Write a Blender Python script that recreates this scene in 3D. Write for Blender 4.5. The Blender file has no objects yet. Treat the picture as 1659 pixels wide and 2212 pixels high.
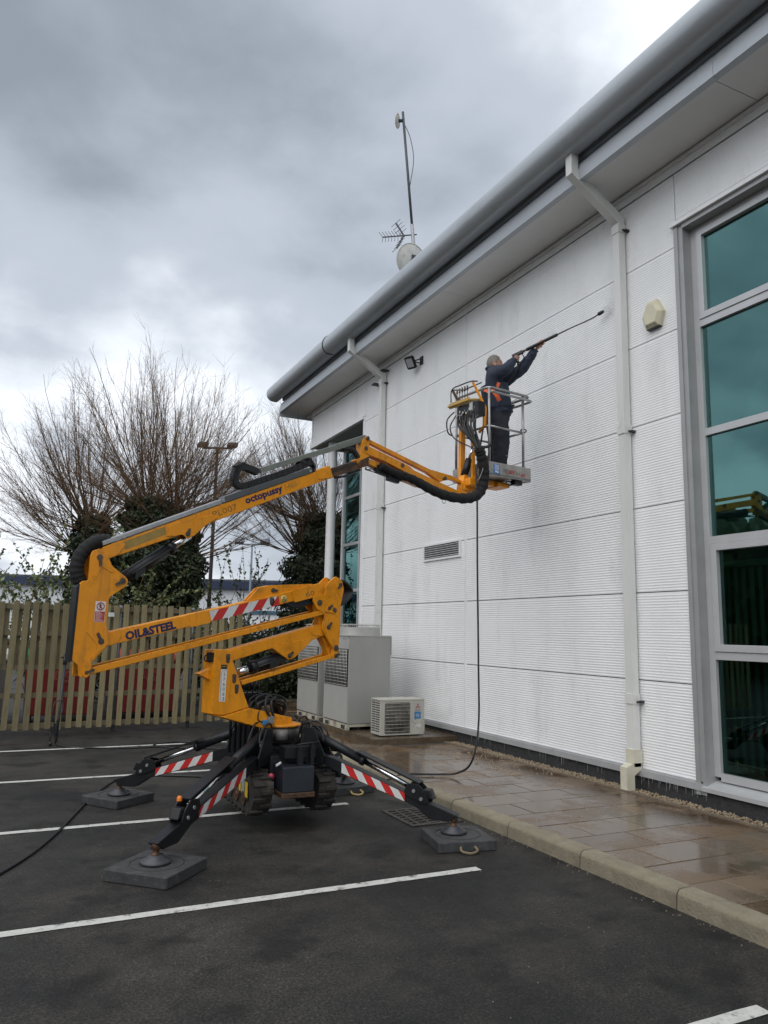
import bpy, bmesh, math, random
CLOUD_OFF = (-4.919, 8.321, -3.737)
SKY_STRENGTH = 0.82
SUN_E = 1.3
EXPOSURE = 0.62
import bpy, bmesh, math, random
import numpy as np
from mathutils import Vector, Matrix
rad = math.radians
SC = bpy.context.scene
COL = SC.collection
V = Vector

# ------------------------------------------------------------------ camera
cam = bpy.data.cameras.new('camera')
cam.sensor_fit = 'VERTICAL'; cam.sensor_height = 36.0
cam.lens = 1640.0 / 2212.0 * 36.0
cam.clip_start = 0.05; cam.clip_end = 3000
camo = bpy.data.objects.new('camera', cam); COL.objects.link(camo)
SC.camera = camo
_p, _r, _y = rad(8.9), rad(1.16), rad(25.92)
fw = V((math.sin(_y)*math.cos(_p), math.cos(_y)*math.cos(_p), math.sin(_p)))
r0 = V((math.cos(_y), -math.sin(_y), 0)); u0 = r0.cross(fw)
rr = r0*math.cos(_r) + u0*math.sin(_r); uu = u0*math.cos(_r) - r0*math.sin(_r)
camo.matrix_world = Matrix(((rr.x, uu.x, -fw.x, 0), (rr.y, uu.y, -fw.y, 0), (rr.z, uu.z, -fw.z, 1.75), (0, 0, 0, 1)))

# ------------------------------------------------------------------ sky
SUN_AZ, SUN_EL = rad(-125), rad(48)          # azimuth from +Y towards +X
w = bpy.data.worlds.new('World'); SC.world = w; w.use_nodes = True
nt = w.node_tree; nt.nodes.clear()
def wn(t, **k):
    n = nt.nodes.new(t)
    for a, b in k.items(): setattr(n, a, b)
    return n
wl = nt.links.new
out = wn('ShaderNodeOutputWorld'); bg = wn('ShaderNodeBackground')
sky = wn('ShaderNodeTexSky', sky_type='NISHITA', sun_disc=False, sun_elevation=SUN_EL, sun_rotation=SUN_AZ, air_density=1.0, dust_density=3.0)
tc = wn('ShaderNodeTexCoord'); sep = wn('ShaderNodeSeparateXYZ'); wl(tc.outputs['Generated'], sep.inputs[0])
# cloud layer: direction projected on to a flat deck, softened near the horizon
zc = wn('ShaderNodeMath', operation='MAXIMUM'); wl(sep.outputs[2], zc.inputs[0]); zc.inputs[1].default_value = 0.0
za = wn('ShaderNodeMath', operation='ADD'); wl(zc.outputs[0], za.inputs[0]); za.inputs[1].default_value = 0.42
dx = wn('ShaderNodeMath', operation='DIVIDE'); wl(sep.outputs[0], dx.inputs[0]); wl(za.outputs[0], dx.inputs[1])
dy = wn('ShaderNodeMath', operation='DIVIDE'); wl(sep.outputs[1], dy.inputs[0]); wl(za.outputs[0], dy.inputs[1])
cmb = wn('ShaderNodeCombineXYZ'); wl(dx.outputs[0], cmb.inputs[0]); wl(dy.outputs[0], cmb.inputs[1])
def cloud(scale, detail, off, dist=0.0, rough=0.5):
    mp = wn('ShaderNodeMapping'); mp.inputs['Location'].default_value = off; wl(cmb.outputs[0], mp.inputs[0])
    n = wn('ShaderNodeTexNoise'); n.inputs['Scale'].default_value = scale; n.inputs['Detail'].default_value = detail
    n.inputs['Roughness'].default_value = rough; n.inputs['Distortion'].default_value = dist
    wl(mp.outputs[0], n.inputs['Vector']); return n
n1 = cloud(1.25, 4.0, CLOUD_OFF, 0.35, 0.46)
n2 = cloud(3.4, 6.0, (3.1, 8.2, 0.4), 0.15, 0.55)
mixn = wn('ShaderNodeMath', operation='MULTIPLY_ADD'); wl(n2.outputs[0], mixn.inputs[0]); mixn.inputs[1].default_value = 0.26
wl(n1.outputs[0], mixn.inputs[2])
ramp = wn('ShaderNodeValToRGB'); wl(mixn.outputs[0], ramp.inputs[0])
cr = ramp.color_ramp; cr.interpolation = 'EASE'
cr.elements[0].position = 0.44; cr.elements[0].color = (0.255, 0.29, 0.34, 1)
cr.elements[1].position = 0.74; cr.elements[1].color = (0.97, 1.01, 1.07, 1)
e = cr.elements.new(0.60); e.color = (0.47, 0.515, 0.58, 1)
sk = wn('ShaderNodeMixRGB', blend_type='MULTIPLY'); sk.inputs[0].default_value = 1; wl(sky.outputs[0], sk.inputs[1]); sk.inputs[2].default_value = (0.1, 0.1, 0.1, 1)
mx = wn('ShaderNodeMixRGB'); mx.inputs[0].default_value = 0.92; wl(sk.outputs[0], mx.inputs[1]); wl(ramp.outputs[0], mx.inputs[2])
wl(mx.outputs[0], bg.inputs['Color']); bg.inputs['Strength'].default_value = SKY_STRENGTH
wl(bg.outputs[0], out.inputs['Surface'])

sun = bpy.data.lights.new('sun', 'SUN'); sun.energy = SUN_E; sun.angle = rad(75); sun.color = (1.0, 0.97, 0.93)
suno = bpy.data.objects.new('sun', sun); COL.objects.link(suno)
sd = V((math.sin(SUN_AZ)*math.cos(SUN_EL), math.cos(SUN_AZ)*math.cos(SUN_EL), math.sin(SUN_EL)))
suno.rotation_euler = sd.to_track_quat('Z', 'Y').to_euler(); suno.location = (-20, -20, 40)

SC.view_settings.view_transform = 'Standard'; SC.view_settings.look = 'None'
SC.view_settings.exposure = EXPOSURE; SC.view_settings.gamma = 1.0; SC.view_settings.use_curve_mapping = False
SC.render.engine = 'CYCLES'
SC.render.resolution_x = 768; SC.render.resolution_y = 1024

# ------------------------------------------------------------------ materials
MATS = {}
def mat(name, col, rough=0.6, metal=0.0, var=0.12, vscale=6.0, bump=0.0, bscale=40.0, spots=None, spec=0.5,
        rand=0.0, stretch=(1, 1, 1), spot_scale=9.0, spot_th=(0.62, 0.72), rvar=0.0, detail=6.0, coord='Object'):
    """principled material: base colour with noise variation, optional second colour in blotches, bump, per-object tone"""
    if name in MATS: return MATS[name]
    m = bpy.data.materials.new(name); m.use_nodes = True; t = m.node_tree; N = t.nodes; L = t.links.new
    b = N['Principled BSDF']
    b.inputs['Roughness'].default_value = rough; b.inputs['Metallic'].default_value = metal
    b.inputs['Specular IOR Level'].default_value = spec
    tcn = N.new('ShaderNodeTexCoord'); mp = N.new('ShaderNodeMapping'); mp.inputs['Scale'].default_value = stretch
    L(tcn.outputs[coord], mp.inputs[0])
    no = N.new('ShaderNodeTexNoise'); no.inputs['Scale'].default_value = vscale; no.inputs['Detail'].default_value = detail
    no.inputs['Roughness'].default_value = 0.6; L(mp.outputs[0], no.inputs['Vector'])
    rp_ = N.new('ShaderNodeValToRGB'); L(no.outputs[0], rp_.inputs[0])
    rp_.color_ramp.elements[0].position = 0.3; rp_.color_ramp.elements[1].position = 0.7
    c0 = [max(0, c*(1-var)) for c in col]; c1 = [min(1, c*(1+var)) for c in col]
    rp_.color_ramp.elements[0].color = (*c0, 1); rp_.color_ramp.elements[1].color = (*c1, 1)
    last = rp_.outputs[0]
    if spots:
        n2_ = N.new('ShaderNodeTexNoise'); n2_.inputs['Scale'].default_value = spot_scale; n2_.inputs['Detail'].default_value = 8
        n2_.inputs['Roughness'].default_value = 0.7; L(mp.outputs[0], n2_.inputs['Vector'])
        mr = N.new('ShaderNodeMapRange'); mr.inputs[1].default_value = spot_th[0]; mr.inputs[2].default_value = spot_th[1]; L(n2_.outputs[0], mr.inputs[0])
        mm = N.new('ShaderNodeMixRGB'); L(mr.outputs[0], mm.inputs[0]); L(last, mm.inputs[1]); mm.inputs[2].default_value = (*spots, 1)
        last = mm.outputs[0]
    if rand:
        oi = N.new('ShaderNodeObjectInfo'); mr2 = N.new('ShaderNodeMapRange'); L(oi.outputs['Random'], mr2.inputs[0])
        mr2.inputs[3].default_value = 1-rand; mr2.inputs[4].default_value = 1+rand
        hs = N.new('ShaderNodeHueSaturation'); L(mr2.outputs[0], hs.inputs['Value']); L(last, hs.inputs['Color']); last = hs.outputs[0]
    L(last, b.inputs['Base Color'])
    if rvar:
        mr3 = N.new('ShaderNodeMapRange'); L(no.outputs[0], mr3.inputs[0]); mr3.inputs[1].default_value = .3; mr3.inputs[2].default_value = .7
        mr3.inputs[3].default_value = max(0.02, rough-rvar); mr3.inputs[4].default_value = min(1, rough+rvar); L(mr3.outputs[0], b.inputs['Roughness'])
    if bump:
        nb = N.new('ShaderNodeTexNoise'); nb.inputs['Scale'].default_value = bscale; nb.inputs['Detail'].default_value = 5; L(mp.outputs[0], nb.inputs['Vector'])
        bm_ = N.new('ShaderNodeBump'); bm_.inputs['Strength'].default_value = bump; bm_.inputs['Distance'].default_value = 0.02
        L(nb.outputs[0], bm_.inputs['Height']); L(bm_.outputs[0], b.inputs['Normal'])
    MATS[name] = m; return m

# ------------------------------------------------------------------ mesh helpers
ORG = {}
def origin_of(o):
    return ORG.get(o.name, V((0, 0, 0)))
def setp(o, label=None, cat=None, group=None, kind=None):
    if label: o['label'] = label
    if cat: o['category'] = cat
    if group: o['group'] = group
    if kind: o['kind'] = kind
    return o
def thing(name, label, cat, loc=(0, 0, 0), group=None, kind=None):
    o = bpy.data.objects.new(name, None); COL.objects.link(o); o.location = loc; o.empty_display_size = 0.2
    ORG[o.name] = V(loc); return setp(o, label, cat, group, kind)
def frame(o, u, v):
    o, u, v = V(o), V(u).normalized(), V(v).normalized(); return o, u, v, u.cross(v)
def rpoly(pts, r, n=4):
    """round the corners of a 2-D polygon"""
    out_ = []; P = [V((p[0], p[1])) for p in pts]
    for i, p in enumerate(P):
        a, b = P[i-1]-p, P[(i+1) % len(P)]-p
        la, lb = a.length, b.length
        rr_ = min(r, la*0.45, lb*0.45)
        if rr_ < 1e-5: out_.append((p.x, p.y)); continue
        p0, p1 = p+a/la*rr_, p+b/lb*rr_
        for k in range(n+1):
            t = k/n; q = p0*(1-t)**2+p*2*t*(1-t)+p1*t*t; out_.append((q.x, q.y))
    return out_
class MB:
    def __init__(s): s.v = []; s.f = []; s.m = []; s.sm = []
    def add(s, vs, fs, mi=0, smooth=False):
        k = len(s.v); s.v += [tuple(x) for x in vs]
        for f in fs: s.f.append(tuple(i+k for i in f)); s.m.append(mi); s.sm.append(smooth)
        return s
    def box(s, lo, hi, mi=0):
        (a, b, c), (d, e_, f) = lo, hi
        return s.add([(a, b, c), (d, b, c), (d, e_, c), (a, e_, c), (a, b, f), (d, b, f), (d, e_, f), (a, e_, f)],
                     [(0, 3, 2, 1), (4, 5, 6, 7), (0, 1, 5, 4), (1, 2, 6, 5), (2, 3, 7, 6), (3, 0, 4, 7)], mi)
    def obox(s, c, x, y, z, mi=0):
        c, x, y, z = V(c), V(x), V(y), V(z)
        vs = [c+x*i+y*j+z*k for k in (-1, 1) for j in (-1, 1) for i in (-1, 1)]
        return s.add(vs, [(0, 2, 3, 1), (4, 5, 7, 6), (0, 1, 5, 4), (1, 3, 7, 5), (3, 2, 6, 7), (2, 0, 4, 6)], mi)
    def bar(s, p, q, wd, ht, up=(0, 0, 1), mi=0):
        p, q = V(p), V(q); d = (q-p); l = d.length; d /= l; up = V(up); sd_ = d.cross(up)
        if sd_.length < 1e-4: sd_ = d.cross(V((1, 0, 0)))
        sd_.normalize(); u = sd_.cross(d)
        return s.obox((p+q)/2, d*l/2, sd_*wd/2, u*ht/2, mi)
    def prism(s, poly, fr, d0, d1, mi=0, smooth=False):
        o, u, v, n_ = fr; n = len(poly)
        a = sum(poly[i][0]*poly[(i+1) % n][1]-poly[(i+1) % n][0]*poly[i][1] for i in range(n))
        if a < 0: poly = poly[::-1]
        if d0 > d1: d0, d1 = d1, d0
        A_ = [o+u*p[0]+v*p[1]+n_*d0 for p in poly]; B_ = [o+u*p[0]+v*p[1]+n_*d1 for p in poly]
        fs = [tuple(range(n-1, -1, -1)), tuple(range(n, 2*n))]
        s.add(A_+B_, fs, mi)
        k = len(s.v)-2*n
        for i in range(n):
            j = (i+1) % n; s.f.append((k+i, k+j, k+n+j, k+n+i)); s.m.append(mi); s.sm.append(smooth)
        return s
    def tube(s, path, r, n=8, mi=0, cap=True, smooth=True, closed=False):
        P = [V(p) for p in path]; m_ = len(P); R = r if hasattr(r, '__len__') else [r]*m_
        up = None; rings = []
        for i, p in enumerate(P):
            if closed: d = P[(i+1) % m_]-P[i-1]
            else: d = P[min(i+1, m_-1)]-P[max(i-1, 0)]
            if d.length < 1e-9: d = V((0, 0, 1))
            d.normalize()
            if up is None:
                up = V((0, 0, 1)) if abs(d.z) < 0.9 else V((1, 0, 0))
            up = (up-d*up.dot(d))
            if up.length < 1e-6: up = d.orthogonal()
            up.normalize(); sd_ = d.cross(up)
            rings.append([p+(up*math.cos(2*math.pi*k/n)+sd_*math.sin(2*math.pi*k/n))*R[i] for k in range(n)])
        vs = [q for rg in rings for q in rg]; fs = []
        for i in range(m_ if closed else m_-1):
            for k in range(n):
                a, b = i*n+k, i*n+(k+1) % n; i2 = (i+1) % m_; c, d_ = i2*n+(k+1) % n, i2*n+k
                fs.append((a, d_, c, b))
        s.add(vs, fs, mi, smooth)
        if cap and not closed:
            k0 = len(s.v)-len(vs)
            s.f.append(tuple(k0+k for k in range(n))); s.m.append(mi); s.sm.append(False)
            s.f.append(tuple(k0+(m_-1)*n+k for k in range(n-1, -1, -1))); s.m.append(mi); s.sm.append(False)
        return s
    def cyl(s, p, q, r, n=16, mi=0, r2=None):
        return s.tube([p, q], [r, r if r2 is None else r2], n, mi)
    def lathe(s, prof, o, ax, n=24, mi=0, smooth=True):
        o, ax = V(o), V(ax).normalized(); x = ax.orthogonal().normalized(); y = ax.cross(x)
        vs = [o+ax*h+(x*math.cos(2*math.pi*k/n)+y*math.sin(2*math.pi*k/n))*r for r, h in prof for k in range(n)]
        fs = [(i*n+k, i*n+(k+1) % n, (i+1)*n+(k+1) % n, (i+1)*n+k) for i in range(len(prof)-1) for k in range(n)]
        return s.add(vs, fs, mi, smooth)
    def data(s, name, mats, org=(0, 0, 0)):
        me = bpy.data.meshes.new(name); o = V(org)
        me.from_pydata([(x-o.x, y-o.y, z-o.z) for x, y, z in s.v], [], s.f)
        if not isinstance(mats, (list, tuple)): mats = [mats]
        for m_ in mats: me.materials.append(m_)
        me.polygons.foreach_set('material_index', s.m); me.polygons.foreach_set('use_smooth', s.sm); me.update(); return me
    def build(s, name, mats, parent=None, label=None, cat=None, group=None, kind=None, bevel=0, fix=False):
        if parent is not None: org = origin_of(parent)
        else:
            a = np.array(s.v); lo, hi = a.min(0), a.max(0); org = V(((lo[0]+hi[0])/2, (lo[1]+hi[1])/2, lo[2]))
        me = s.data(name, mats, org)
        if fix:
            bm = bmesh.new(); bm.from_mesh(me); bmesh.ops.recalc_face_normals(bm, faces=bm.faces); bm.to_mesh(me); bm.free()
        o = bpy.data.objects.new(name, me); COL.objects.link(o)
        if parent is not None: o.parent = parent
        else: o.location = org
        ORG[o.name] = V(org)
        if bevel:
            bv = o.modifiers.new('bevel', 'BEVEL'); bv.width = bevel; bv.segments = 2; bv.limit_method = 'ANGLE'; bv.angle_limit = rad(40)
        return setp(o, label, cat, group, kind)
def inst(me, name, loc, parent, rotz=0.0, label=None, kind=None):
    """one more object that shares a mesh; loc is in world space"""
    o = bpy.data.objects.new(name, me); COL.objects.link(o)
    o.parent = parent; o.location = V(loc)-origin_of(parent); o.rotation_euler = (0, 0, rotz); ORG[o.name] = origin_of(parent)
    return setp(o, label, kind=kind)
def smooth_path(pts, n=8):
    """Catmull-Rom through 3-D points"""
    P = [V(p) for p in pts]; P = [P[0]*2-P[1]]+P+[P[-1]*2-P[-2]]; o = []
    for i in range(1, len(P)-2):
        for k in range(n):
            t = k/n; a, b, c, d = P[i-1], P[i], P[i+1], P[i+2]
            o.append(0.5*((2*b)+(c-a)*t+(2*a-5*b+4*c-d)*t*t+(3*b-a-3*c+d)*t**3))
    o.append(P[-2]); return o
def text(name, body, o, u, v, h, mt, parent, width=None, bold=0.0, depth=0.0015, outline=False, align='LEFT', label=None, space=1.0):
    """flat lettering: baseline starts at o and runs along u, capitals h tall along v"""
    cu = bpy.data.curves.new(name, 'FONT'); cu.body = body; cu.size = 1.0; cu.offset = bold; cu.extrude = 0.0; cu.align_x = align; cu.space_character = space
    cu.resolution_u = 2
    if outline: cu.fill_mode = 'NONE'; cu.bevel_depth = 0.02; cu.bevel_resolution = 0; cu.offset = 0
    to = bpy.data.objects.new(name, cu); COL.objects.link(to)
    dg = bpy.context.evaluated_depsgraph_get(); me = bpy.data.meshes.new_from_object(to.evaluated_get(dg))
    bpy.data.objects.remove(to); bpy.data.curves.remove(cu)
    a = np.array([tuple(x.co) for x in me.vertices]) if len(me.vertices) else np.zeros((1, 3))
    wdt = a[:, 0].max()-a[:, 0].min(); sx = h/0.73; x0 = a[:, 0].min() if align == 'LEFT' else 0
    kx = (width/wdt) if width else sx
    o, u, v = V(o), V(u).normalized(), V(v).normalized(); n = u.cross(v); org = origin_of(parent)
    for vt in me.vertices:
        c = vt.co; vt.co = o+u*((c.x-x0)*kx)+v*(c.y*sx)+n*(depth+(c.z*sx*0.2 if outline else 0))-org
    me.materials.clear(); me.materials.append(mt)
    ob = bpy.data.objects.new(name, me); COL.objects.link(ob); ob.parent = parent; ORG[ob.name] = org
    return setp(ob, label)
# ------------------------------------------------------------------ ground, car park, pavement
random.seed(4)
def asphalt():
    m = bpy.data.materials.new('asphalt'); m.use_nodes = True; t = m.node_tree; N = t.nodes; L = t.links.new; b = N['Principled BSDF']
    tcn = N.new('ShaderNodeTexCoord')
    def noise(s, d, r=.6):
        n = N.new('ShaderNodeTexNoise'); n.inputs['Scale'].default_value = s; n.inputs['Detail'].default_value = d; n.inputs['Roughness'].default_value = r
        L(tcn.outputs['Object'], n.inputs['Vector']); return n
    big = noise(.55, 5); mid = noise(3.0, 6, .7); fine = noise(62, 5, .85)
    r1 = N.new('ShaderNodeValToRGB'); L(big.outputs[0], r1.inputs[0]); r1.color_ramp.elements[0].position = .36; r1.color_ramp.elements[1].position = .66
    r1.color_ramp.elements[0].color = (.0125, .0127, .0135, 1); r1.color_ramp.elements[1].color = (.038, .0372, .0365, 1)
    r2 = N.new('ShaderNodeValToRGB'); L(mid.outputs[0], r2.inputs[0]); r2.color_ramp.elements[0].position = .35; r2.color_ramp.elements[1].position = .7
    r2.color_ramp.elements[0].color = (.72, .72, .72, 1); r2.color_ramp.elements[1].color = (1.22, 1.2, 1.16, 1)
    mu = N.new('ShaderNodeMixRGB'); mu.blend_type = 'MULTIPLY'; mu.inputs[0].default_value = 1; L(r1.outputs[0], mu.inputs[1]); L(r2.outputs[0], mu.inputs[2])
    r3 = N.new('ShaderNodeValToRGB'); L(fine.outputs[0], r3.inputs[0]); r3.color_ramp.elements[0].position = .36; r3.color_ramp.elements[1].position = .68
    r3.color_ramp.elements[0].color = (.5, .5, .5, 1); r3.color_ramp.elements[1].color = (1.65, 1.62, 1.56, 1)
    mu2 = N.new('ShaderNodeMixRGB'); mu2.blend_type = 'MULTIPLY'; mu2.inputs[0].default_value = 1; L(mu.outputs[0], mu2.inputs[1]); L(r3.outputs[0], mu2.inputs[2])
    # dusty dried-out patches and a few dark drips
    dn = N.new('ShaderNodeTexNoise'); dn.inputs['Scale'].default_value = 1.1; dn.inputs['Detail'].default_value = 9; dn.inputs['Roughness'].default_value = .72; mpd = N.new('ShaderNodeMapping'); mpd.inputs['Location'].default_value = (5.3, 2.2, 0); L(tcn.outputs['Object'], mpd.inputs[0]); L(mpd.outputs[0], dn.inputs['Vector'])
    dm = N.new('ShaderNodeMapRange'); dm.inputs[1].default_value = .48; dm.inputs[2].default_value = .66; dm.inputs[4].default_value = .46; L(dn.outputs[0], dm.inputs[0])
    md = N.new('ShaderNodeMixRGB'); L(dm.outputs[0], md.inputs[0]); L(mu2.outputs[0], md.inputs[1]); md.inputs[2].default_value = (.068, .061, .052, 1); mu2 = md
    on = N.new('ShaderNodeTexNoise'); on.inputs['Scale'].default_value = 2.4; on.inputs['Detail'].default_value = 3; L(mpd.outputs[0], on.inputs['Vector'])
    om = N.new('ShaderNodeMapRange'); om.inputs[1].default_value = .54; om.inputs[2].default_value = .66; om.inputs[4].default_value = .72; L(on.outputs[0], om.inputs[0])
    mo = N.new('ShaderNodeMixRGB'); L(om.outputs[0], mo.inputs[0]); L(mu2.outputs[0], mo.inputs[1]); mo.inputs[2].default_value = (.007, .007, .0075, 1); mu2 = mo
    mg = N.new('ShaderNodeMixRGB'); mg.blend_type = 'MULTIPLY'; mg.inputs[0].default_value = .85; L(mu2.outputs[0], mg.inputs[1]); L(r3.outputs[0], mg.inputs[2]); mu2 = mg
    b.inputs['Specular IOR Level'].default_value = .3
    va = N.new('ShaderNodeTexVoronoi'); va.inputs['Scale'].default_value = 150; L(tcn.outputs['Object'], va.inputs['Vector']); sa_ = N.new('ShaderNodeSeparateColor'); L(va.outputs['Color'], sa_.inputs[0])
    ra = N.new('ShaderNodeValToRGB'); L(sa_.outputs[0], ra.inputs[0]); ra.color_ramp.elements[0].color = (.7, .7, .7, 1); ra.color_ramp.elements[1].color = (1.75, 1.7, 1.6, 1); e_ = ra.color_ramp.elements.new(.7); e_.color = (.95, .95, .95, 1)
    ms_ = N.new('ShaderNodeMixRGB'); ms_.blend_type = 'MULTIPLY'; ms_.inputs[0].default_value = 1; L(mu2.outputs[0], ms_.inputs[1]); L(ra.outputs[0], ms_.inputs[2]); mu2 = ms_
    # scattered pale chips
    vo = N.new('ShaderNodeTexVoronoi'); vo.inputs['Scale'].default_value = 16; L(tcn.outputs['Object'], vo.inputs['Vector'])
    lt = N.new('ShaderNodeMath'); lt.operation = 'LESS_THAN'; L(vo.outputs['Distance'], lt.inputs[0]); lt.inputs[1].default_value = .04
    sp = N.new('ShaderNodeSeparateColor'); L(vo.outputs['Color'], sp.inputs[0]); gt = N.new('ShaderNodeMath'); gt.operation = 'GREATER_THAN'; L(sp.outputs[0], gt.inputs[0]); gt.inputs[1].default_value = .93
    an = N.new('ShaderNodeMath'); an.operation = 'MULTIPLY'; L(lt.outputs[0], an.inputs[0]); L(gt.outputs[0], an.inputs[1])
    mu3 = N.new('ShaderNodeMixRGB'); L(an.outputs[0], mu3.inputs[0]); L(mu2.outputs[0], mu3.inputs[1]); mu3.inputs[2].default_value = (.17, .16, .145, 1)
    L(mu3.outputs[0], b.inputs['Base Color'])
    mr = N.new('ShaderNodeMapRange'); L(mid.outputs[0], mr.inputs[0]); mr.inputs[1].default_value = .3; mr.inputs[2].default_value = .7; mr.inputs[3].default_value = .55; mr.inputs[4].default_value = .85; L(mr.outputs[0], b.inputs['Roughness'])
    bp = N.new('ShaderNodeBump'); bp.inputs['Strength'].default_value = .3; bp.inputs['Distance'].default_value = .008; L(fine.outputs[0], bp.inputs['Height']); L(bp.outputs[0], b.inputs['Normal'])
    return m
M_ASPH = asphalt()
g = MB()
xs = [-400, -60, -12, -2, 3.94, 4.2]; 
g.add([(-600, -200, 0), (600, -200, 0), (600, 900, 0), (-600, 900, 0)], [(0, 1, 2, 3)])
g.build('car_park_ground', M_ASPH, kind='structure')

M_PAINT = mat('road_paint', (.52, .52, .49), .7, var=.12, vscale=12, spots=(.09, .088, .084), spot_scale=11, spot_th=(.53, .66), bump=.25, bscale=90)
def bay_line(y0, x1, wd=.085, x0=-9.0, tilt=0.0):
    random.seed(int(y0*100)); m = MB(); n = 90; a = []; b = []
    for i in range(n+1):
        x = x0+(x1-x0)*i/n; y = y0+tilt*(x1-x)
        a.append((x, y-wd/2+random.uniform(-.003, .003), .004)); b.append((x, y+wd/2+random.uniform(-.003, .003), .004))
    m.add(a+b, [(i, i+1, n+2+i, n+1+i) for i in range(n)])
    m.build('bay_line', M_PAINT, kind='structure')
for yy, x1, tl in ((2.735, 3.40, 0), (5.10, 3.33, .0), (7.44, 3.27, .0), (9.72, 3.24, .006), (12.0, 3.2, .012)):
    bay_line(yy, x1, tilt=tl)

# kerb stones
M_KERB = mat('kerb_concrete', (.215, .19, .135), .85, var=.2, vscale=7, bump=.35, bscale=60, spots=(.10, .095, .075), spot_scale=5, spot_th=(.58, .8), rand=.08)
kerb = thing('kerb', None, None, (4.06, 6, 0), kind='structure')
prof = [(4.055, -.05), (4.062, .095), (4.085, .122), (4.205, .128), (4.205, -.05)]
km = MB(); km.prism(rpoly(prof, .012, 2), frame((0, 0, 0), (1, 0, 0), (0, 0, 1)), -.465, .465)
kme = km.data('kerb_stone', M_KERB)
for i in range(26):
    inst(kme, 'kerb_stone', (0, -2.4+.94*i+.17, random.uniform(-.003, .003)), kerb)

# paving
def paving_mat():
    m = bpy.data.materials.new('wet_paving'); m.use_nodes = True; t = m.node_tree; N = t.nodes; L = t.links.new; b = N['Principled BSDF']
    tcn = N.new('ShaderNodeTexCoord'); geo = N.new('ShaderNodeNewGeometry')
    def noise(s, d, r=.6):
        n = N.new('ShaderNodeTexNoise'); n.inputs['Scale'].default_value = s; n.inputs['Detail'].default_value = d; n.inputs['Roughness'].default_value = r
        L(geo.outputs['Position'], n.inputs['Vector']); return n
    oi = N.new('ShaderNodeObjectInfo')
    r0_ = N.new('ShaderNodeValToRGB'); L(oi.outputs['Random'], r0_.inputs[0]); cr_ = r0_.color_ramp
    cr_.elements[0].color = (.135, .088, .052, 1); cr_.elements[1].color = (.185, .126, .078, 1)
    for p, c in ((.3, (.165, .108, .062)), (.55, (.14, .108, .076)), (.8, (.195, .134, .084))):
        e_ = cr_.elements.new(p); e_.color = (*c, 1)
    big = noise(1.5, 6); fine = noise(75, 3, .7)
    r2 = N.new('ShaderNodeValToRGB'); L(fine.outputs[0], r2.inputs[0]); r2.color_ramp.elements[0].position = .35; r2.color_ramp.elements[1].position = .7
    r2.color_ramp.elements[0].color = (.68, .68, .68, 1); r2.color_ramp.elements[1].color = (1.3, 1.3, 1.3, 1)
    mu = N.new('ShaderNodeMixRGB'); mu.blend_type = 'MULTIPLY'; mu.inputs[0].default_value = 1; L(r0_.outputs[0], mu.inputs[1]); L(r2.outputs[0], mu.inputs[2])
    wet = N.new('ShaderNodeMapRange'); L(big.outputs[0], wet.inputs[0]); wet.inputs[1].default_value = .40; wet.inputs[2].default_value = .54
    mu2 = N.new('ShaderNodeMixRGB'); mu2.blend_type = 'MULTIPLY'; L(wet.outputs[0], mu2.inputs[0]); L(mu.outputs[0], mu2.inputs[1]); mu2.inputs[2].default_value = (.62, .6, .58, 1)
    L(mu2.outputs[0], b.inputs['Base Color'])
    rg = N.new('ShaderNodeMapRange'); L(wet.outputs[0], rg.inputs[0]); rg.inputs[3].default_value = .36; rg.inputs[4].default_value = .07; L(rg.outputs[0], b.inputs['Roughness'])
    bp = N.new('ShaderNodeBump'); bs = N.new('ShaderNodeMapRange'); L(wet.outputs[0], bs.inputs[0]); bs.inputs[3].default_value = .3; bs.inputs[4].default_value = .05
    L(bs.outputs[0], bp.inputs['Strength']); bp.inputs['Distance'].default_value = .01; L(fine.outputs[0], bp.inputs['Height']); L(bp.outputs[0], b.inputs['Normal'])
    return m
M_PAVE = paving_mat()
M_JOINT = mat('paving_joint', (.045, .038, .03), .8, var=.2)
pave = thing('pavement', None, None, (5, 6, 0), kind='structure')
b = MB(); b.box((4.206, -3, -.05), (6.02, 21, .112)); b.box((6.02, 14.0, -.05), (16, 21, .112)); b.build('paving_bed', M_JOINT, pave)
SX, SY = .604, .406
def slab_mesh(wx):
    m = MB(); x0, y0 = wx/2-.0012, SY/2-.003
    m.add([(-x0, -y0, -.02), (x0, -y0, -.02), (x0, y0, -.02), (-x0, y0, -.02), (-x0, -y0, .007), (x0, -y0, .007), (x0, y0, .007), (-x0, y0, .007),
           (-x0+.006, -y0+.006, .01), (x0-.006, -y0+.006, .01), (x0-.006, y0-.006, .01), (-x0+.006, y0-.006, .01)],
          [(0, 1, 5, 4), (1, 2, 6, 5), (2, 3, 7, 6), (3, 0, 4, 7), (4, 5, 9, 8), (5, 6, 10, 9), (6, 7, 11, 10), (7, 4, 8, 11), (8, 9, 10, 11)])
    return m.data('paving_slab', M_PAVE)
full, half = slab_mesh(SX), slab_mesh(SX/2)
X0 = 4.207
for j in range(44):
    y = -.2+SY*(j+.5)+.07
    if y > 17.2: break
    xs = ([(SX, X0+SX*(k+.5)) for k in range(3)] if j % 2 == 0 else [(SX/2, X0+SX/4)]+[(SX, X0+SX/2+SX*(k+.5)) for k in range(2)]+[(SX/2, X0+SX*2.75)])
    for wx, x in xs:
        if y > 10.2 and y < 13.9 and x > 4.95: continue
        o = inst(full if wx == SX else half, 'paving_slab', (x, y, .108+random.uniform(-.0015, .0015)), pave)
        o.rotation_euler = (random.uniform(-.0025, .0025), random.uniform(-.0025, .0025), 0)
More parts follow.
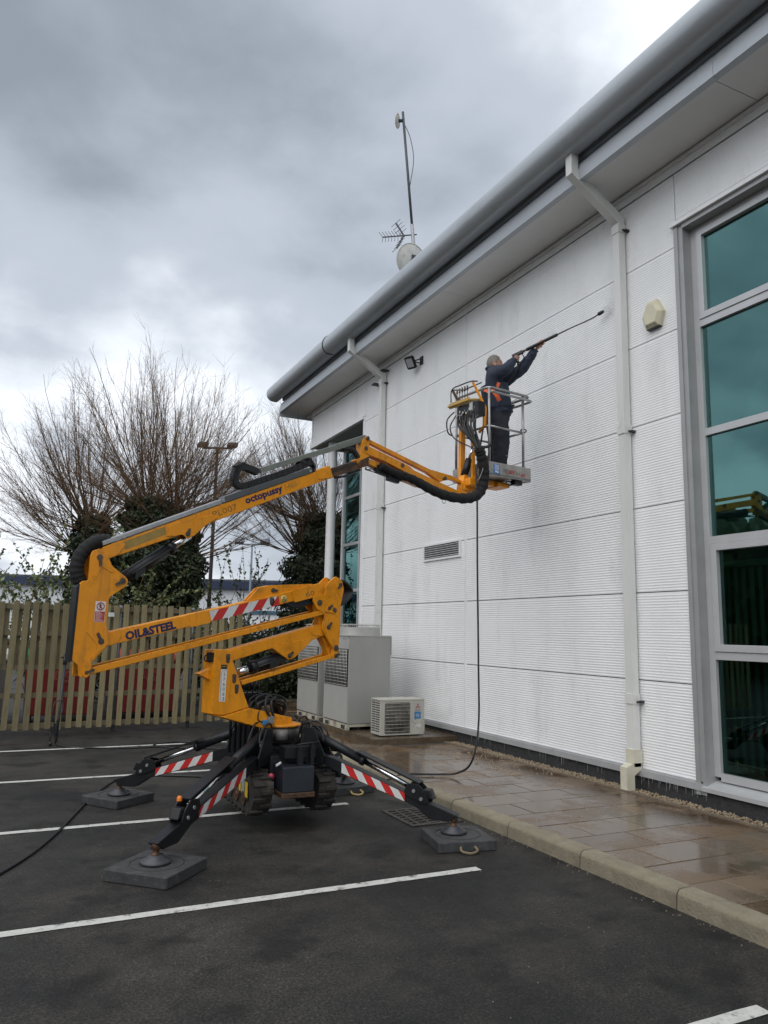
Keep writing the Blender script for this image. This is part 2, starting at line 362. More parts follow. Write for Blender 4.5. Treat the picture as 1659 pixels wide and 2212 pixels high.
# edging and gravel margin against the wall
b = MB(); b.box((6.03, -3, -.02), (6.075, 14.0, .128)); b.build('edging_strip', mat('edging', (.16, .125, .09), .6, var=.25, vscale=9, bump=.3), pave)
gv = MB(); rs = random.Random(7)
for i in range(5200):
    y = 2.5+rs.random()**.8*9.5; x = rs.uniform(6.08, 6.27) if i % 9 else rs.uniform(5.35, 6.1)+.0
    if i % 9 == 0 and not (7.4 < y < 9.6): continue
    if y > 10.15 and x < 6.08: continue
    r = rs.uniform(.006, .014); z = .10+rs.uniform(0, .02) if x > 6.08 else .121
    a = rs.uniform(0, 6.28); p = [V((x+r*math.cos(a+k*2.09), y+r*1.3*math.sin(a+k*2.09), z)) for k in range(3)]
    gv.add(p+[V((x, y, z+r*1.1)), V((x, y, z-r))], [(0, 1, 3), (1, 2, 3), (2, 0, 3), (1, 0, 4), (2, 1, 4), (0, 2, 4)])
gv.build('gravel_margin', mat('gravel', (.27, .21, .14), .8, var=.5, vscale=60), label='brown gravel strip along the foot of the white wall', cat='gravel', kind='stuff')
b = MB(); b.box((6.075, -3, -.05), (6.3, 14, .098)); b.build('gravel_bed', mat('gravel_soil', (.09, .07, .05), .9, var=.4, vscale=30, bump=.6, bscale=120), pave)
# stray clippings / grit and puddle scum on the asphalt
gr = MB()
for i in range(170):
    x, y = rs.uniform(-1.5, 4.0), rs.uniform(2.2, 8.5); r = rs.uniform(.002, .006)
    a = rs.uniform(0, 6.28); p = [V((x+r*math.cos(a+k*2.09), y+r*math.sin(a+k*2.09), .001)) for k in range(3)]
    gr.add(p+[V((x, y, .001+r))], [(0, 1, 3), (1, 2, 3), (2, 0, 3)])
for i in range(160):
    y = rs.uniform(2.5, 9); x = 4.05-rs.random()**2*.12; r = rs.uniform(.003, .009)
    a = rs.uniform(0, 6.28); p = [V((x+r*math.cos(a+k*2.09), y+r*math.sin(a+k*2.09), .001)) for k in range(3)]
    gr.add(p+[V((x, y, .001+r))], [(0, 1, 3), (1, 2, 3), (2, 0, 3)])
gr.build('grit', mat('grit', (.15, .135, .11), .9, var=.5, vscale=40), label='loose grit scattered over the dark asphalt', cat='grit', kind='stuff')

# drain grate
dg_ = thing('drain_grate', 'rusty square drain grate set in the asphalt beside the kerb', 'drain grate', (3.7, 6.68, 0))
M_GRATE = mat('grate_iron', (.075, .066, .058), .55, .5, var=.3, vscale=14, bump=.3, bscale=80)
b = MB(); b.box((3.44, 6.36, -.02), (3.98, 6.4, .012)); b.box((3.44, 6.96, -.02), (3.98, 7.0, .012)); b.box((3.44, 6.4, -.02), (3.48, 6.96, .0118)); b.box((3.94, 6.4, -.02), (3.98, 6.96, .0118)); b.build('frame', M_GRATE, dg_)
b = MB(); b.box((3.48, 6.4, .0015), (3.94, 6.96, .0035)); b.build('sump', mat('sump_black', (.004, .004, .004), .9, var=.1), dg_)
for k in range(4):
    b = MB(); x = 3.48+(k+.5)*.115+.02
    b.bar((x-.02, 6.4, .007), (x+.02, 6.96, .007), .022, .008); b.build('bar', M_GRATE, dg_)
for k in range(7):
    b = MB(); y = 6.4+(k+.5)*.08; b.bar((3.48, y-.04, .0065), (3.94, y+.04, .0065), .024, .008); b.build('bar', M_GRATE, dg_)
# ------------------------------------------------------------------ the white clad building
WX = 6.29
bl = thing('clad_building', 'long white ribbed-metal building with a grey bullnose eaves gutter', 'building', (WX, 10, 0))
def wall_mat():
    m = mat('white_cladding', (.84, .85, .86), .42, var=.035, vscale=2.2, spots=(.60, .61, .60), spot_scale=1.9, spot_th=(.54, .92), stretch=(1, 1, .35), spec=.5)
    t = m.node_tree; N = t.nodes; L = t.links.new; b_ = N['Principled BSDF']
    # flecks of dirt
    tcn = N.new('ShaderNodeTexCoord'); n = N.new('ShaderNodeTexNoise'); n.inputs['Scale'].default_value = 26; n.inputs['Detail'].default_value = 4; n.inputs['Roughness'].default_value = .75; L(tcn.outputs['Object'], n.inputs['Vector'])
    mr = N.new('ShaderNodeMapRange'); mr.inputs[1].default_value = .71; mr.inputs[2].default_value = .79; L(n.outputs[0], mr.inputs[0])
    src = b_.inputs['Base Color'].links[0].from_socket
    mm = N.new('ShaderNodeMixRGB'); L(mr.outputs[0], mm.inputs[0]); L(src, mm.inputs[1]); mm.inputs[2].default_value = (.3, .3, .3, 1); L(mm.outputs[0], b_.inputs['Base Color'])
    return m
M_WALL = wall_mat()
M_TRIM = mat('white_trim', (.78, .79, .80), .4, var=.05, vscale=3)
M_GTRIM = mat('grey_trim', (.34, .345, .35), .4, .2, var=.08, vscale=3)
M_JDARK = mat('joint_dark', (.035, .037, .04), .8, var=.1)
RIB = .0297
def panel(y0, y1, z0, z1, name='wall_panel'):
    """one composite panel: shallow trapezoid micro-ribs running along the wall"""
    pr = [(WX, z0+.006)]
    z = z0+.012
    while z+RIB < z1-.006:
        pr += [(WX-.0027, z+.004), (WX-.0027, z+.0125), (WX, z+.0165), (WX, z+RIB-.0005)]; z += RIB
    pr += [(WX, z1-.004)]
    n = len(pr); m = MB()
    vs = [(x, y0, zz_) for x, zz_ in pr]+[(x, y1, zz_) for x, zz_ in pr]
    m.add(vs, [(i, i+1, n+i+1, n+i) for i in range(n-1)])
    # returned edges
    m.add([(WX, y0, z0+.006), (WX+.05, y0, z0+.006), (WX+.05, y1, z0+.006), (WX, y1, z0+.006), (WX, y0, z1-.004), (WX+.05, y0, z1-.004), (WX+.05, y1, z1-.004), (WX, y1, z1-.004)],
          [(0, 1, 2, 3), (4, 7, 6, 5), (0, 4, 5, 1), (3, 2, 6, 7)])
    m.build(name, M_WALL, bl, fix=False)
ZJ = [.33, 1.275, 2.225, 3.175, 4.125, 5.075, 6.025, 6.885]
for k in range(7):
    z0, z1 = ZJ[k], ZJ[k+1]
    if k < 6:
        panel(5.67, 9.985, z0, z1); panel(10.035, 13.9, z0, z1)
    else:
        panel(5.67, 9.985, z0, z1); panel(10.035, 13.9, z0, z1); panel(13.905, 15.68, 6.16, z1); panel(15.71, 16.99, 6.16, z1)
panel(-3, 5.66, 6.33, 6.885)
for k in range(7): panel(-3, 2.1, ZJ[k], ZJ[k+1] if k < 6 else 6.325)
# core behind the panels (dark, shows only in the joints)
b = MB(); b.box((WX+.02, 5.7, .1), (WX+.3, 13.88, 7.03)); b.box((WX+.02, -3, 6.3), (WX+.3, 5.7, 7.03)); b.box((WX+.02, 13.88, 6.15), (WX+.3, 16.97, 7.03)); b.box((WX+.02, -3, .1), (WX+.3, 2.08, 6.3))
b.build('wall_core', M_JDARK, bl)
# vertical cover strips
for y0, y1, za_, zb in ((9.985, 10.035, .33, 6.885), (15.68, 15.71, 6.16, 6.885)):
    b = MB(); b.box((WX-.006, y0, za_), (WX+.03, y1, zb)); b.box((WX-.012, y0+.012, za_), (WX-.0062, y1-.012, zb)); b.build('cover_strip', M_TRIM, bl)
b = MB(); b.box((WX-.014, 13.9, .33), (WX+.05, 13.99, 6.13)); b.build('corner_trim', M_TRIM, bl)
b = MB(); b.box((WX-.012, 16.99, 6.1), (WX+.2, 17.05, 7.05)); b.build('corner_trim', M_TRIM, bl)
b = MB(); b.box((WX-.012, -3, 6.897), (WX+.04, 16.99, 6.985)); b.box((WX-.03, -3, 6.987), (WX+.04, 16.985, 7.03)); b.build('top_trim', M_TRIM, bl)
# base flashing and dark plinth
b = MB(); b.box((WX-.045, 5.6, .262), (WX+.05, 13.98, .328)); b.box((WX-.02, 5.6, .328), (WX+.04, 13.98, .345)); b.build('base_flashing', mat('flashing_grey', (.42, .43, .44), .4, .2, var=.08), bl)
b = MB(); b.box((WX-.005, -3, -.05), (WX+.2, 13.97, .261)); b.build('plinth', mat('plinth_block', (.035, .036, .038), .7, var=.35, vscale=12, bump=.4, bscale=50), bl)

# drips hanging from the flashing: real strings of water
dr = MB()
for i in range(46):
    y = rs.uniform(5.6, 10.3) if i % 3 else rs.uniform(5.5, 6.4); z = .262; l_ = rs.uniform(.01, .10)
    dr.tube([(WX-.04, y, z), (WX-.042, y, z-l_)], [.0010, .0005], 4, cap=False)
dr.build('water_drips', mat('water', (.75, .78, .8), .05, var=0, spec=.8), label='water dripping from the grey base flashing', cat='water drips', kind='stuff')

# eaves: soffit, fascia, bullnose gutter, roof
FX = frame((0, 0, 0), (1, 0, 0), (0, 0, 1))      # u = X, v = Z, normal = -Y
M_SOF = mat('soffit', (.68, .68, .665), .5, var=.05, vscale=1.5)
M_FAS = mat('fascia_grey', (.42, .45, .48), .38, .25, var=.07, vscale=1.2, spots=(.31, .33, .34), spot_scale=3.5, spot_th=(.56, .82), stretch=(1, .35, 1), rvar=.06)
Y0E, Y1E = -4, 17.5
ys = [-4, 1.2, 4.55, 9.75, 15.55, Y1E]
for a, c in zip(ys[:-1], ys[1:]):
    b = MB(); b.box((5.665, a+.004, 7.045), (WX+.1, c-.004, 7.06)); b.build('soffit_panel', M_SOF, bl)
b = MB(); b.box((5.66, Y0E, 7.064), (WX+.1, Y1E-.01, 7.08)); b.build('soffit_backing', M_JDARK, bl)
fas = [(5.575, 7.03), (5.575, 7.15), (5.582, 7.20), (5.60, 7.245), (5.63, 7.285), (5.67, 7.31), (5.72, 7.32), (5.72, 7.10), (5.66, 7.10), (5.66, 7.03)]
def ext(name, poly, y0, y1, m_, smooth=True):
    n = len(poly); q = MB()
    q.add([(x, y0, z) for x, z in poly]+[(x, y1, z) for x, z in poly], [(i, (i+1) % n, n+(i+1) % n, n+i) for i in range(n)], 0, smooth)
    q.add([(x, y0, z) for x, z in poly], [tuple(range(n))]); q.add([(x, y1, z) for x, z in poly], [tuple(range(n-1, -1, -1))])
    o = q.build(name, m_, bl, fix=True); o.data.set_sharp_from_angle(angle=rad(38)); return o
for a, c in zip((-4, 4.5, 10.2), (4.5, 10.2, 17.48)): ext('fascia', fas, a+.002, c-.002, M_FAS)
b = MB(); b.box((5.58, 17.5, 6.94), (WX+.3, 17.53, 7.09)); b.build('end_fascia', M_FAS, bl)
b = MB(); b.box((WX-.01, 17.05, 6.99), (9, 17.5, 7.044)); b.build('end_soffit', M_SOF, bl)
bull = []
cxg, czg, rg_ = 5.47, 7.53, .19
for k in range(17):
    a = rad(-88-k*9.6); bull.append((cxg+rg_*math.cos(a), czg+rg_*math.sin(a)))
bull = [(5.575, 7.352), (5.55, 7.338), (5.51, 7.336)]+bull+[(5.42, 7.745), (5.62, 7.82), (5.62, 7.40)]
for a, c in zip((-4, 1.0, 6.08, 10.4, 13.9, 17.2), (1.0, 6.08, 10.4, 13.9, 17.2, 17.66)): ext('gutter', bull, a+.002, c-.002, M_FAS)
for yy in (1.0, 6.08, 10.4, 17.2): ext('gutter_strap', [(cxg+(x-cxg)*1.012, czg+(z-czg)*1.012) for x, z in bull[:-2]]+[(5.6, 7.7), (5.6, 7.42)], yy-.02, yy+.02, M_FAS)
for k in range(4):
    f0, f1 = (.99, .95, .85, .68)[k], 0; yy = (17.66, 17.69, 17.72, 17.74)[k]; ext('gutter_end', [(cxg+(x-cxg)*f0, czg+(z-czg)*f0) for x, z in bull], yy-.002, (17.69, 17.72, 17.74, 17.755)[k]-.002, M_FAS)
b = MB(); b.prism([(5.62, 7.78), (9, 8.05), (16, 8.4), (16, 7.1), (6.5, 7.1), (5.62, 7.33)], FX, 4, -17.45); b.build('roof', mat('roof_sheet', (.35, .37, .39), .45, .3, var=.05), bl)

# box downpipes with swan-neck offset
M_PIPE = mat('pipe_white', (.66, .67, .65), .4, var=.06, vscale=4, spots=(.36, .37, .32), spot_scale=5, spot_th=(.6, .78), stretch=(1, 1, .3))
def downpipe(y, shoe, label):
    dp = MB(); h = .05
    dp.box((WX-.125, y-h, .36), (WX-.03, y+h, 6.62))
    p = dp.build('downpipe', M_PIPE, bl, label=label)
    b = MB(); b.prism([(5.465, 7.40), (5.565, 7.40), (5.565, 7.17), (WX-.03, 6.73), (WX-.03, 6.60), (WX-.125, 6.60), (WX-.125, 6.65), (5.465, 7.09)], FX, -(y-h-.002), -(y+h+.002))
    b.build('offset_bend', M_PIPE, p)
    for z in (6.53, 4.05, 1.02):
        b = MB(); b.box((WX-.135, y-h-.01, z), (WX-.02, y+h+.01, z+.105)); b.build('socket', M_PIPE, p)
        b = MB(); b.box((WX-.06, y-h-.05, z+.01), (WX, y-h-.012, z+.035)); b.cyl((WX-.09, y-h-.03, z+.022), (WX-.02, y-h-.03, z+.022), .011, 8); b.build('clip', mat('clip_dark', (.05, .05, .05), .5, .5), p)
    if shoe:
        b = MB(); b.prism([(WX-.14, .40), (WX-.015, .40), (WX-.015, .54), (WX-.14, .54)], FX, -(y-h-.01), -(y+h+.01))
        b.prism([(WX-.025, .40), (WX-.13, .40), (WX-.235, .36), (WX-.235, .12), (WX-.125, .12), (WX-.125, .27), (WX-.025, .33)], FX, -(y-h), -(y+h)); b.build('shoe', mat('shoe_cream', (.60, .58, .47), .45, var=.1, spots=(.3, .29, .22), spot_scale=7), p)
downpipe(6.46, True, 'square white downpipe with a cream shoe beside the window'); downpipe(12.96, False, 'square white downpipe nearer the building corner')
b = MB(); b.tube([(cxg+.195*math.cos(a), 13.9+.03*math.sin(a*2), czg+.195*math.sin(a)) for a in [rad(-60-k*15) for k in range(18)]], .011, 6); b.build('gutter_cable', mat('cable_black', (.012, .012, .013), .5), bl)
b = MB(); b.box((WX-.16, 13.18, 6.60), (WX-.02, 13.3, 6.63)); b.box((WX-.16, 12.8, 6.78), (WX-.02, 12.93, 6.8)); b.build('pipe_bracket', MATS['clip_dark'], bl)

# ---- big window at the right
def glass_mat(name, tint, refl, fac):
    m = bpy.data.materials.new(name); m.use_nodes = True; t = m.node_tree; N = t.nodes; L = t.links.new; N.clear()
    o = N.new('ShaderNodeOutputMaterial'); tr = N.new('ShaderNodeBsdfTransparent'); tr.inputs[0].default_value = (*tint, 1)
    gl = N.new('ShaderNodeBsdfGlossy'); gl.inputs['Color'].default_value = (*refl, 1); gl.inputs['Roughness'].default_value = .015
    lw = N.new('ShaderNodeLayerWeight'); lw.inputs[0].default_value = .35; mr = N.new('ShaderNodeMapRange'); mr.inputs[3].default_value = fac[0]; mr.inputs[4].default_value = fac[1]
    L(lw.outputs['Fresnel'], mr.inputs[0]); mx_ = N.new('ShaderNodeMixShader'); L(mr.outputs[0], mx_.inputs[0]); L(tr.outputs[0], mx_.inputs[1]); L(gl.outputs[0], mx_.inputs[2]); L(mx_.outputs[0], o.inputs[0])
    no = N.new('ShaderNodeTexNoise'); no.inputs['Scale'].default_value = 1.2; bp = N.new('ShaderNodeBump'); bp.inputs['Strength'].default_value = .02; L(no.outputs[0], bp.inputs['Height']); L(bp.outputs[0], gl.inputs['Normal'])
    return m
M_GLASS = glass_mat('teal_glass', (.22, .42, .40), (.38, .70, .69), (.20, .76))
M_GLASS2 = glass_mat('dim_mirror_glass', (.30, .43, .38), (.40, .66, .64), (.08, .50))  # same glazing; mirrored light turned down in the material for the lower panes
M_FRAME = mat('frame_silver', (.50, .51, .52), .38, .25, var=.06, vscale=4)
M_FRAMED = mat('frame_dark', (.28, .28, .285), .4, .2, var=.08)  # darker grey for the jamb liner
win = MB(); GX = 6.42; WY0, WY1 = 2.2, 5.56
zt = [6.17, 5.075, 3.875, 2.735, 1.57, .40]
win.box((GX-.03, WY1-.075, .40), (GX+.05, WY1, 6.22)); win.box((GX-.03, WY0, .40), (GX+.05, WY0+.07, 6.22)); win.box((GX-.03, 3.95, .47), (GX+.049, 4.02, 6.13))
win = win.build('window', M_FRAME, bl, label='tall teal-glazed window bay in silver frames')
for i, z in enumerate(zt):
    b = MB(); z_ = z if i < 5 else z-.0; b.box((GX-.032, WY0+.07, z_-.0375), (GX+.045, 3.95, z_+.0375)); b.box((GX-.032, 4.02, z_-.0375), (GX+.045, WY1-.075, z_+.0375)); b.build('transom', M_FRAME, win)
for i in range(5):
    for ya, yb in ((WY0+.07, 3.95), (4.02, WY1-.075)):
        z1, z0 = zt[i]-.0375, zt[i+1]+.0375
        if i in (0, 3):    # opening lights have their own sash
            b = MB(); f = .075
            b.box((GX-.045, ya+.004, z0+.004), (GX+.03, ya+f, z1-.004)); b.box((GX-.045, yb-f, z0+.004), (GX+.03, yb-.004, z1-.004)); b.box((GX-.0452, ya+f, z0+.004), (GX+.03, yb-f, z0+f)); b.box((GX-.0452, ya+f, z1-f), (GX+.03, yb-f, z1-.004))
            b.build('sash', M_FRAME, win, bevel=.004); ya, yb, z0, z1 = ya+f, yb-f, z0+f, z1-f
        b = MB(); b.box((GX+.005, ya, z0), (GX+.013, yb, z1)); b.build('pane', M_GLASS if i < 3 else M_GLASS2, win)
# reveal: grey jamb, head flashing, sill
b = MB(); b.box((WX-.035, 5.62, .22), (WX+.03, 5.672, 6.24)); b.box((WX-.02, 5.561, .22), (WX+.16, 5.62, 6.23)); b.build('jamb_trim', M_GTRIM, bl)
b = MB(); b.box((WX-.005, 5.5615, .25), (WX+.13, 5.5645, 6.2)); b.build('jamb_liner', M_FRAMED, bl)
b = MB(); b.prism([(WX-.065, 6.235), (WX-.065, 6.262), (WX-.01, 6.325), (WX+.05, 6.325), (WX+.05, 6.235)], FX, -2.1, -5.70); b.build('head_flashing', M_TRIM, bl)
b = MB(); b.box((WX-.03, 2.1, 6.18), (WX+.15, 5.561, 6.2349)); b.build('head_liner', M_GTRIM, bl)
b = MB(); b.prism([(WX-.05, .262), (WX-.05, .30), (GX+.02, .36), (GX+.02, .262)], FX, -2.1, -5.60); b.build('sill', M_FRAME, bl)
# room behind: floors, back wall, vertical blinds, a lit ceiling panel
M_ROOM = mat('room_wall', (.42, .45, .44), .8, var=.05)
b = MB(); b.box((9.2, 1.2, .1), (9.3, 7.0, 7)); b.box((GX+.2, 6.9, .1), (9.2, 7.0, 7)); b.box((GX+.2, 1.2, .1), (9.2, 1.3, 7)); b.build('room_wall', M_ROOM, bl)
b = MB(); b.box((GX+.2, 1.3, 2.66), (9.2, 6.9, 2.95)); b.box((GX+.2, 1.3, .1), (9.2, 6.9, .3)); b.box((GX+.12, 1.3, 6.3), (9.2, 6.9, 6.5)); b.build('room_floor', mat('room_floor', (.3, .3, .29), .8), bl)
b = MB(); b.box((8.2, 1.4, 2.96), (8.5, 2.2, 4.6)); b.box((7.2, 4.2, 2.96), (7.3, 4.9, 4.1)); b.box((7.2, 3.2, 4.0), (7.26, 5.4, 4.1)); b.box((7.2, 5.3, 2.96), (7.26, 5.4, 4.1)); b.build('office_partition', mat('partition', (.6, .65, .64), .6), bl)
em = bpy.data.materials.new('lit_panel'); em.use_nodes = True; em.node_tree.nodes['Principled BSDF'].inputs['Emission Color'].default_value = (1, .95, .75, 1); em.node_tree.nodes['Principled BSDF'].inputs['Emission Strength'].default_value = 6
b = MB(); b.box((7.5, 4.55, 6.27), (8.1, 5.15, 6.297)); b.build('ceiling_light', em, bl)
M_BLIND = mat('blind_fabric', (.42, .52, .47), .8, var=.05)
slat = MB(); slat.obox((0, 0, 0), (.008, .036, 0), (-.002, .0005, 0), (0, 0, .99)); sme = slat.data('blind_slat', M_BLIND)
for k in range(34):
    y = WY1-.13-.095*k
    if y < WY0+.1: break
    o = inst(sme, 'blind_slat', (GX+.13, y, 1.46), win, rotz=random.uniform(-.32, -.12)); o.location.z += 0
b = MB(); b.box((GX+.1, WY0+.1, 2.46), (GX+.16, WY1-.1, 2.52)); b.build('blind_rail', M_BLIND, win)
b = MB(); b.box((GX+.26, 1.4, .3), (GX+.28, 6.8, 2.6)); b.build('blind_shade_sheet', mat('blind_shade_dark', (.03, .035, .033), .9), win)  # added dark sheet stands in for the room's shade between the slats

# ---- recessed corner at the far end
M_SOF2 = mat('recess_soffit', (.30, .32, .31), .6, var=.1, vscale=2)
b = MB(); b.box((WX, 13.99, 6.10), (9.0, 16.98, 6.148)); b.build('recess_soffit', M_SOF2, bl)
b = MB(); b.box((WX-.05, 13.95, 6.085), (WX+.03, 17.04, 6.155)); b.build('recess_head_trim', M_TRIM, bl)
b = MB(); b.box((WX+.05, 13.9, .1), (7.2, 13.98, 6.1)); b.build('recess_return', M_TRIM, bl)
RX = 7.1
rw = MB(); rw.box((RX-.04, 16.72, .13), (RX+.05, 16.81, 6.1)); rw.box((RX-.04, 15.78, .13), (RX+.05, 15.85, 6.1)); rw.box((RX-.04, 14.0, .13), (RX+.05, 14.06, 6.1))
rw = rw.build('window', M_FRAME, bl, label='narrow teal window set back behind the round column')
for z in (.18, 1.5, 2.66, 3.75, 4.89, 6.06):
    b = MB(); b.box((RX-.041, 14.06, z-.035), (RX+.04, 15.78, z+.035)); b.box((RX-.041, 15.85, z-.035), (RX+.04, 16.72, z+.035)); b.build('transom', M_FRAME, rw)
for z0, z1 in zip((.215, 1.535, 2.695, 3.785, 4.925), (1.465, 2.625, 3.715, 4.855, 6.025)):
    for ya, yb in ((14.06, 15.78), (15.85, 16.72)):
        b = MB(); b.box((RX, ya, z0), (RX+.008, yb, z1)); b.build('pane', M_GLASS, rw)
b = MB(); b.box((RX-.03, 16.811, .1), (16, 16.9, 6.1)); b.build('end_wall', M_TRIM, bl)
b = MB(); b.box((WX+.2, 16.975, 6.15), (16, 17.04, 7.05)); b.build('end_wall', M_TRIM, bl)
b = MB(); b.box((8.8, 14, .1), (8.9, 16.8, 6.1)); b.build('room_wall', M_ROOM, bl)
b = MB(); b.box((15.9, -3, 0), (16, 17, 7)); b.box((WX+.3, -3, 0), (16, -2.9, 7)); b.build('back_wall', M_TRIM, bl)
col = MB(); col.lathe([(.115, .11), (.115, .3), (.108, .31), (.108, 6.095)], (6.5, 16.19, 0), (0, 0, 1), 28); col.build('column', mat('column_paint', (.66, .67, .68), .4, var=.05, spots=(.4, .41, .4), spot_scale=9), bl)

# ---- louvred vent in the wall
vt = MB(); a0, a1, z0, z1 = 10.135, 11.325, 2.925, 3.205
vt.box((WX-.03, a0, z0), (WX+.01, a0+.035, z1)); vt.box((WX-.03, a1-.035, z0), (WX+.01, a1, z1)); vt.box((WX-.0302, a0+.035, z0), (WX+.01, a1-.035, z0+.03)); vt.box((WX-.0302, a0+.035, z1-.03), (WX+.01, a1-.035, z1))
vt = vt.build('vent', M_TRIM, bl, label='white louvred vent grille in the middle of the wall')
b = MB(); b.box((WX-.0155, a0+.03, z0+.025), (WX-.009, a1-.03, z1-.025)); b.build('void', M_JDARK, vt)
for k in range(6):
    z = z0+.045+k*.035; b = MB(); b.obox((WX-.018, (a0+a1)/2, z), (.012, 0, -.008), (0, (a1-a0)/2-.036, 0), (.001, 0, .0018)); b.build('louvre', M_TRIM, vt)

# ---- alarm box
al = thing('alarm_box', 'cream pentagonal alarm box on the wall between downpipe and window', 'alarm box', (WX, 6.0, 5.33))
M_CREAM = mat('cream_plastic', (.62, .58, .43), .4, var=.06, vscale=8)
pent = [(-.15, .0), (-.095, -.15), (.095, -.15), (.15, .0), (.06, .17), (-.06, .17)]
fr_ = frame((WX, 6.0, 5.34), (0, -1, 0), (0, 0, 1))
A_ = [fr_[0]+fr_[1]*x+fr_[2]*z for x, z in pent]; nrm = V((-1, 0, 0))
B_ = [p+nrm*.055 for p in A_]; C_ = [fr_[0]+fr_[1]*x*.72+fr_[2]*(z*.72)+nrm*.095 for x, z in pent]
b = MB(); n = 6; b.add(A_+B_+C_, [(i, (i+1) % n, n+(i+1) % n, n+i) for i in range(n)]+[(n+i, n+(i+1) % n, 2*n+(i+1) % n, 2*n+i) for i in range(n)]+[tuple(range(2*n, 3*n))]); b.build('cover', M_CREAM, al, bevel=.004, fix=True)
b = MB(); b.obox((WX-.03, 6.0, 5.184), (.028, 0, 0), (0, .092, 0), (0, 0, .003)); b.build('base_strip', mat('alarm_dark', (.05, .05, .05), .6), al)
text('phone_number', '0253-901 9423', (WX-.078, 6.075, 5.20), (0, -1, 0), (-.45, 0, .9), .022, MATS['alarm_dark'], al, width=.15, depth=.002)

# ---- floodlight
fl = thing('floodlight', 'small black floodlight on a bracket under the eaves', 'floodlight', (WX, 11.5, 6.5))
M_BLK = mat('black_cast', (.02, .021, .023), .45, .2, var=.15)
c = V((WX-.17, 11.62, 6.545)); nn = V((-.75, -.35, -.56)).normalized(); ux = V((-.42, .9, 0)).normalized(); uz = nn.cross(ux).normalized()
b = MB(); b.prism(rpoly([(-.095, -.115), (.095, -.115), (.095, .115), (-.095, .115)], .03, 3), (c, ux, uz, ux.cross(uz)), -.025, .025); b.build('housing', M_BLK, fl, bevel=.005)
b = MB(); sgn = 1 if ux.cross(uz).dot(nn) > 0 else -1; b.prism(rpoly([(-.068, -.08), (.068, -.08), (.068, .08), (-.068, .08)], .015, 2), (c, ux, uz, ux.cross(uz)), sgn*.026, sgn*.029); b.build('lens', mat('lens_grey', (.32, .34, .36), .2, var=.1), fl)
b = MB(); b.tube([c+ux*.06-nn*.02, V((WX-.05, 11.52, 6.60)), V((WX, 11.5, 6.60))], .012, 6); b.tube([c-ux*.06-nn*.02, V((WX-.05, 11.5, 6.52)), V((WX, 11.48, 6.55))], .012, 6); b.box((WX-.02, 11.45, 6.5), (WX, 11.55, 6.65)); b.build('bracket', M_BLK, fl)

# ---- aerial mast above the roof
ms = thing('aerial_mast', 'leaning aerial mast with dishes and a yagi antenna above the gutter', 'antenna', (6.65, 12.3, 7.9))
pb, pt = V((6.62, 12.25, 7.85)), V((6.46, 12.78, 12.42))
pm = pb.lerp(pt, .42)
M_MAST = mat('mast_steel', (.05, .053, .06), .5, .3, var=.15); M_GALV = mat('galvanised', (.36, .37, .38), .45, .7, var=.12, vscale=20)
b = MB(); b.tube([pm-(pm-pb)*.08, pt], .026, 10); b.build('pole', M_MAST, ms); b = MB(); b.tube([pb, pm], .036, 10); b.build('lower_pole', M_GALV, ms)
def dish(name, c, ax, r, m_, depth_=.25):
    prof = [(r*t, depth_*r*(t*t-1)*-1) for t in [k/8 for k in range(9)]]
    q = MB(); q.lathe([(x, -h) for x, h in prof], c, ax, 28); q.lathe([(x, -h-.012) for x, h in prof][::-1], c, ax, 28); q.lathe([(r, 0), (r+.012, 0), (r+.012, -.02), (r, -.02)], c, ax, 28); return q.build(name, m_, ms)
def on_mast(t): return pb.lerp(pt, t)
M_DISH = mat('dish_grey', (.46, .46, .43), .5, var=.15, vscale=9, spots=(.2, .2, .17), spot_scale=6)
ldir = V((-.72, .66, .12)).normalized()
dish('small_dish', on_mast(.955)+ldir*.14+V((0, 0, 0)), ldir, .135, mat('dish_cream', (.5, .49, .42), .5, var=.1)); b = MB(); b.cyl(on_mast(.955), on_mast(.955)+ldir*.1, .035, 10); b.build('small_dish_mount', M_MAST, ms)
dish('dish', on_mast(.245)+ldir*.10+V((.02, .0, 0)), V((-.12, .97, .2)).normalized(), .33, M_DISH); b = MB(); b.tube([on_mast(.25), on_mast(.25)+ldir*.14], .03, 8); b.box(tuple(on_mast(.25)-V((.09, .06, .1))), tuple(on_mast(.25)+V((.04, .06, .06)))); b.build('dish_mount', M_MAST, ms)
yb = on_mast(.37); yd = V((-.88, .44, -.10)).normalized(); ye = yb+yd*.60
b = MB(); b.tube([yb-yd*.08, ye], .014, 6); b.build('yagi_boom', M_MAST, ms)
elv = V((.25, -.35, 1)).normalized()
el = MB()
for k in range(7):
    p = yb+yd*(.60-.062*k); q = V((.45, .5, .75)).normalized(); q2 = V((-.45, -.5, .75)).normalized()
    el.tube([p-q*.0, p+V((-.07, .035, .11))], .005, 4); el.tube([p, p-V((.01, .0, .11))], .005, 4)
el.build('yagi_elements', M_MAST, ms)
rf = MB(); p = yb+yd*.18
for sg in (1, -1):
    rf.bar(p, p+V((-.14, .08, .27)) if sg > 0 else p+V((-.12, .06, -.27)), .03, .03)
    for k in range(4):
        qq = p+(V((-.14, .08, .27)) if sg > 0 else V((-.12, .06, -.27)))*(k+1)/4; rf.tube([qq-V((.08, -.04, .09)), qq+V((.08, -.04, .09))], .005, 4)
rf.build('yagi_reflector', M_MAST, ms)
b = MB(); b.tube(smooth_path([on_mast(.93)+V((.03, 0, 0)), on_mast(.86)+V((.10, -.05, 0)), on_mast(.75)+V((.13, -.06, 0)), on_mast(.62)+V((.03, 0, 0))], 5), .008, 5); b.build('coax', M_MAST, ms)
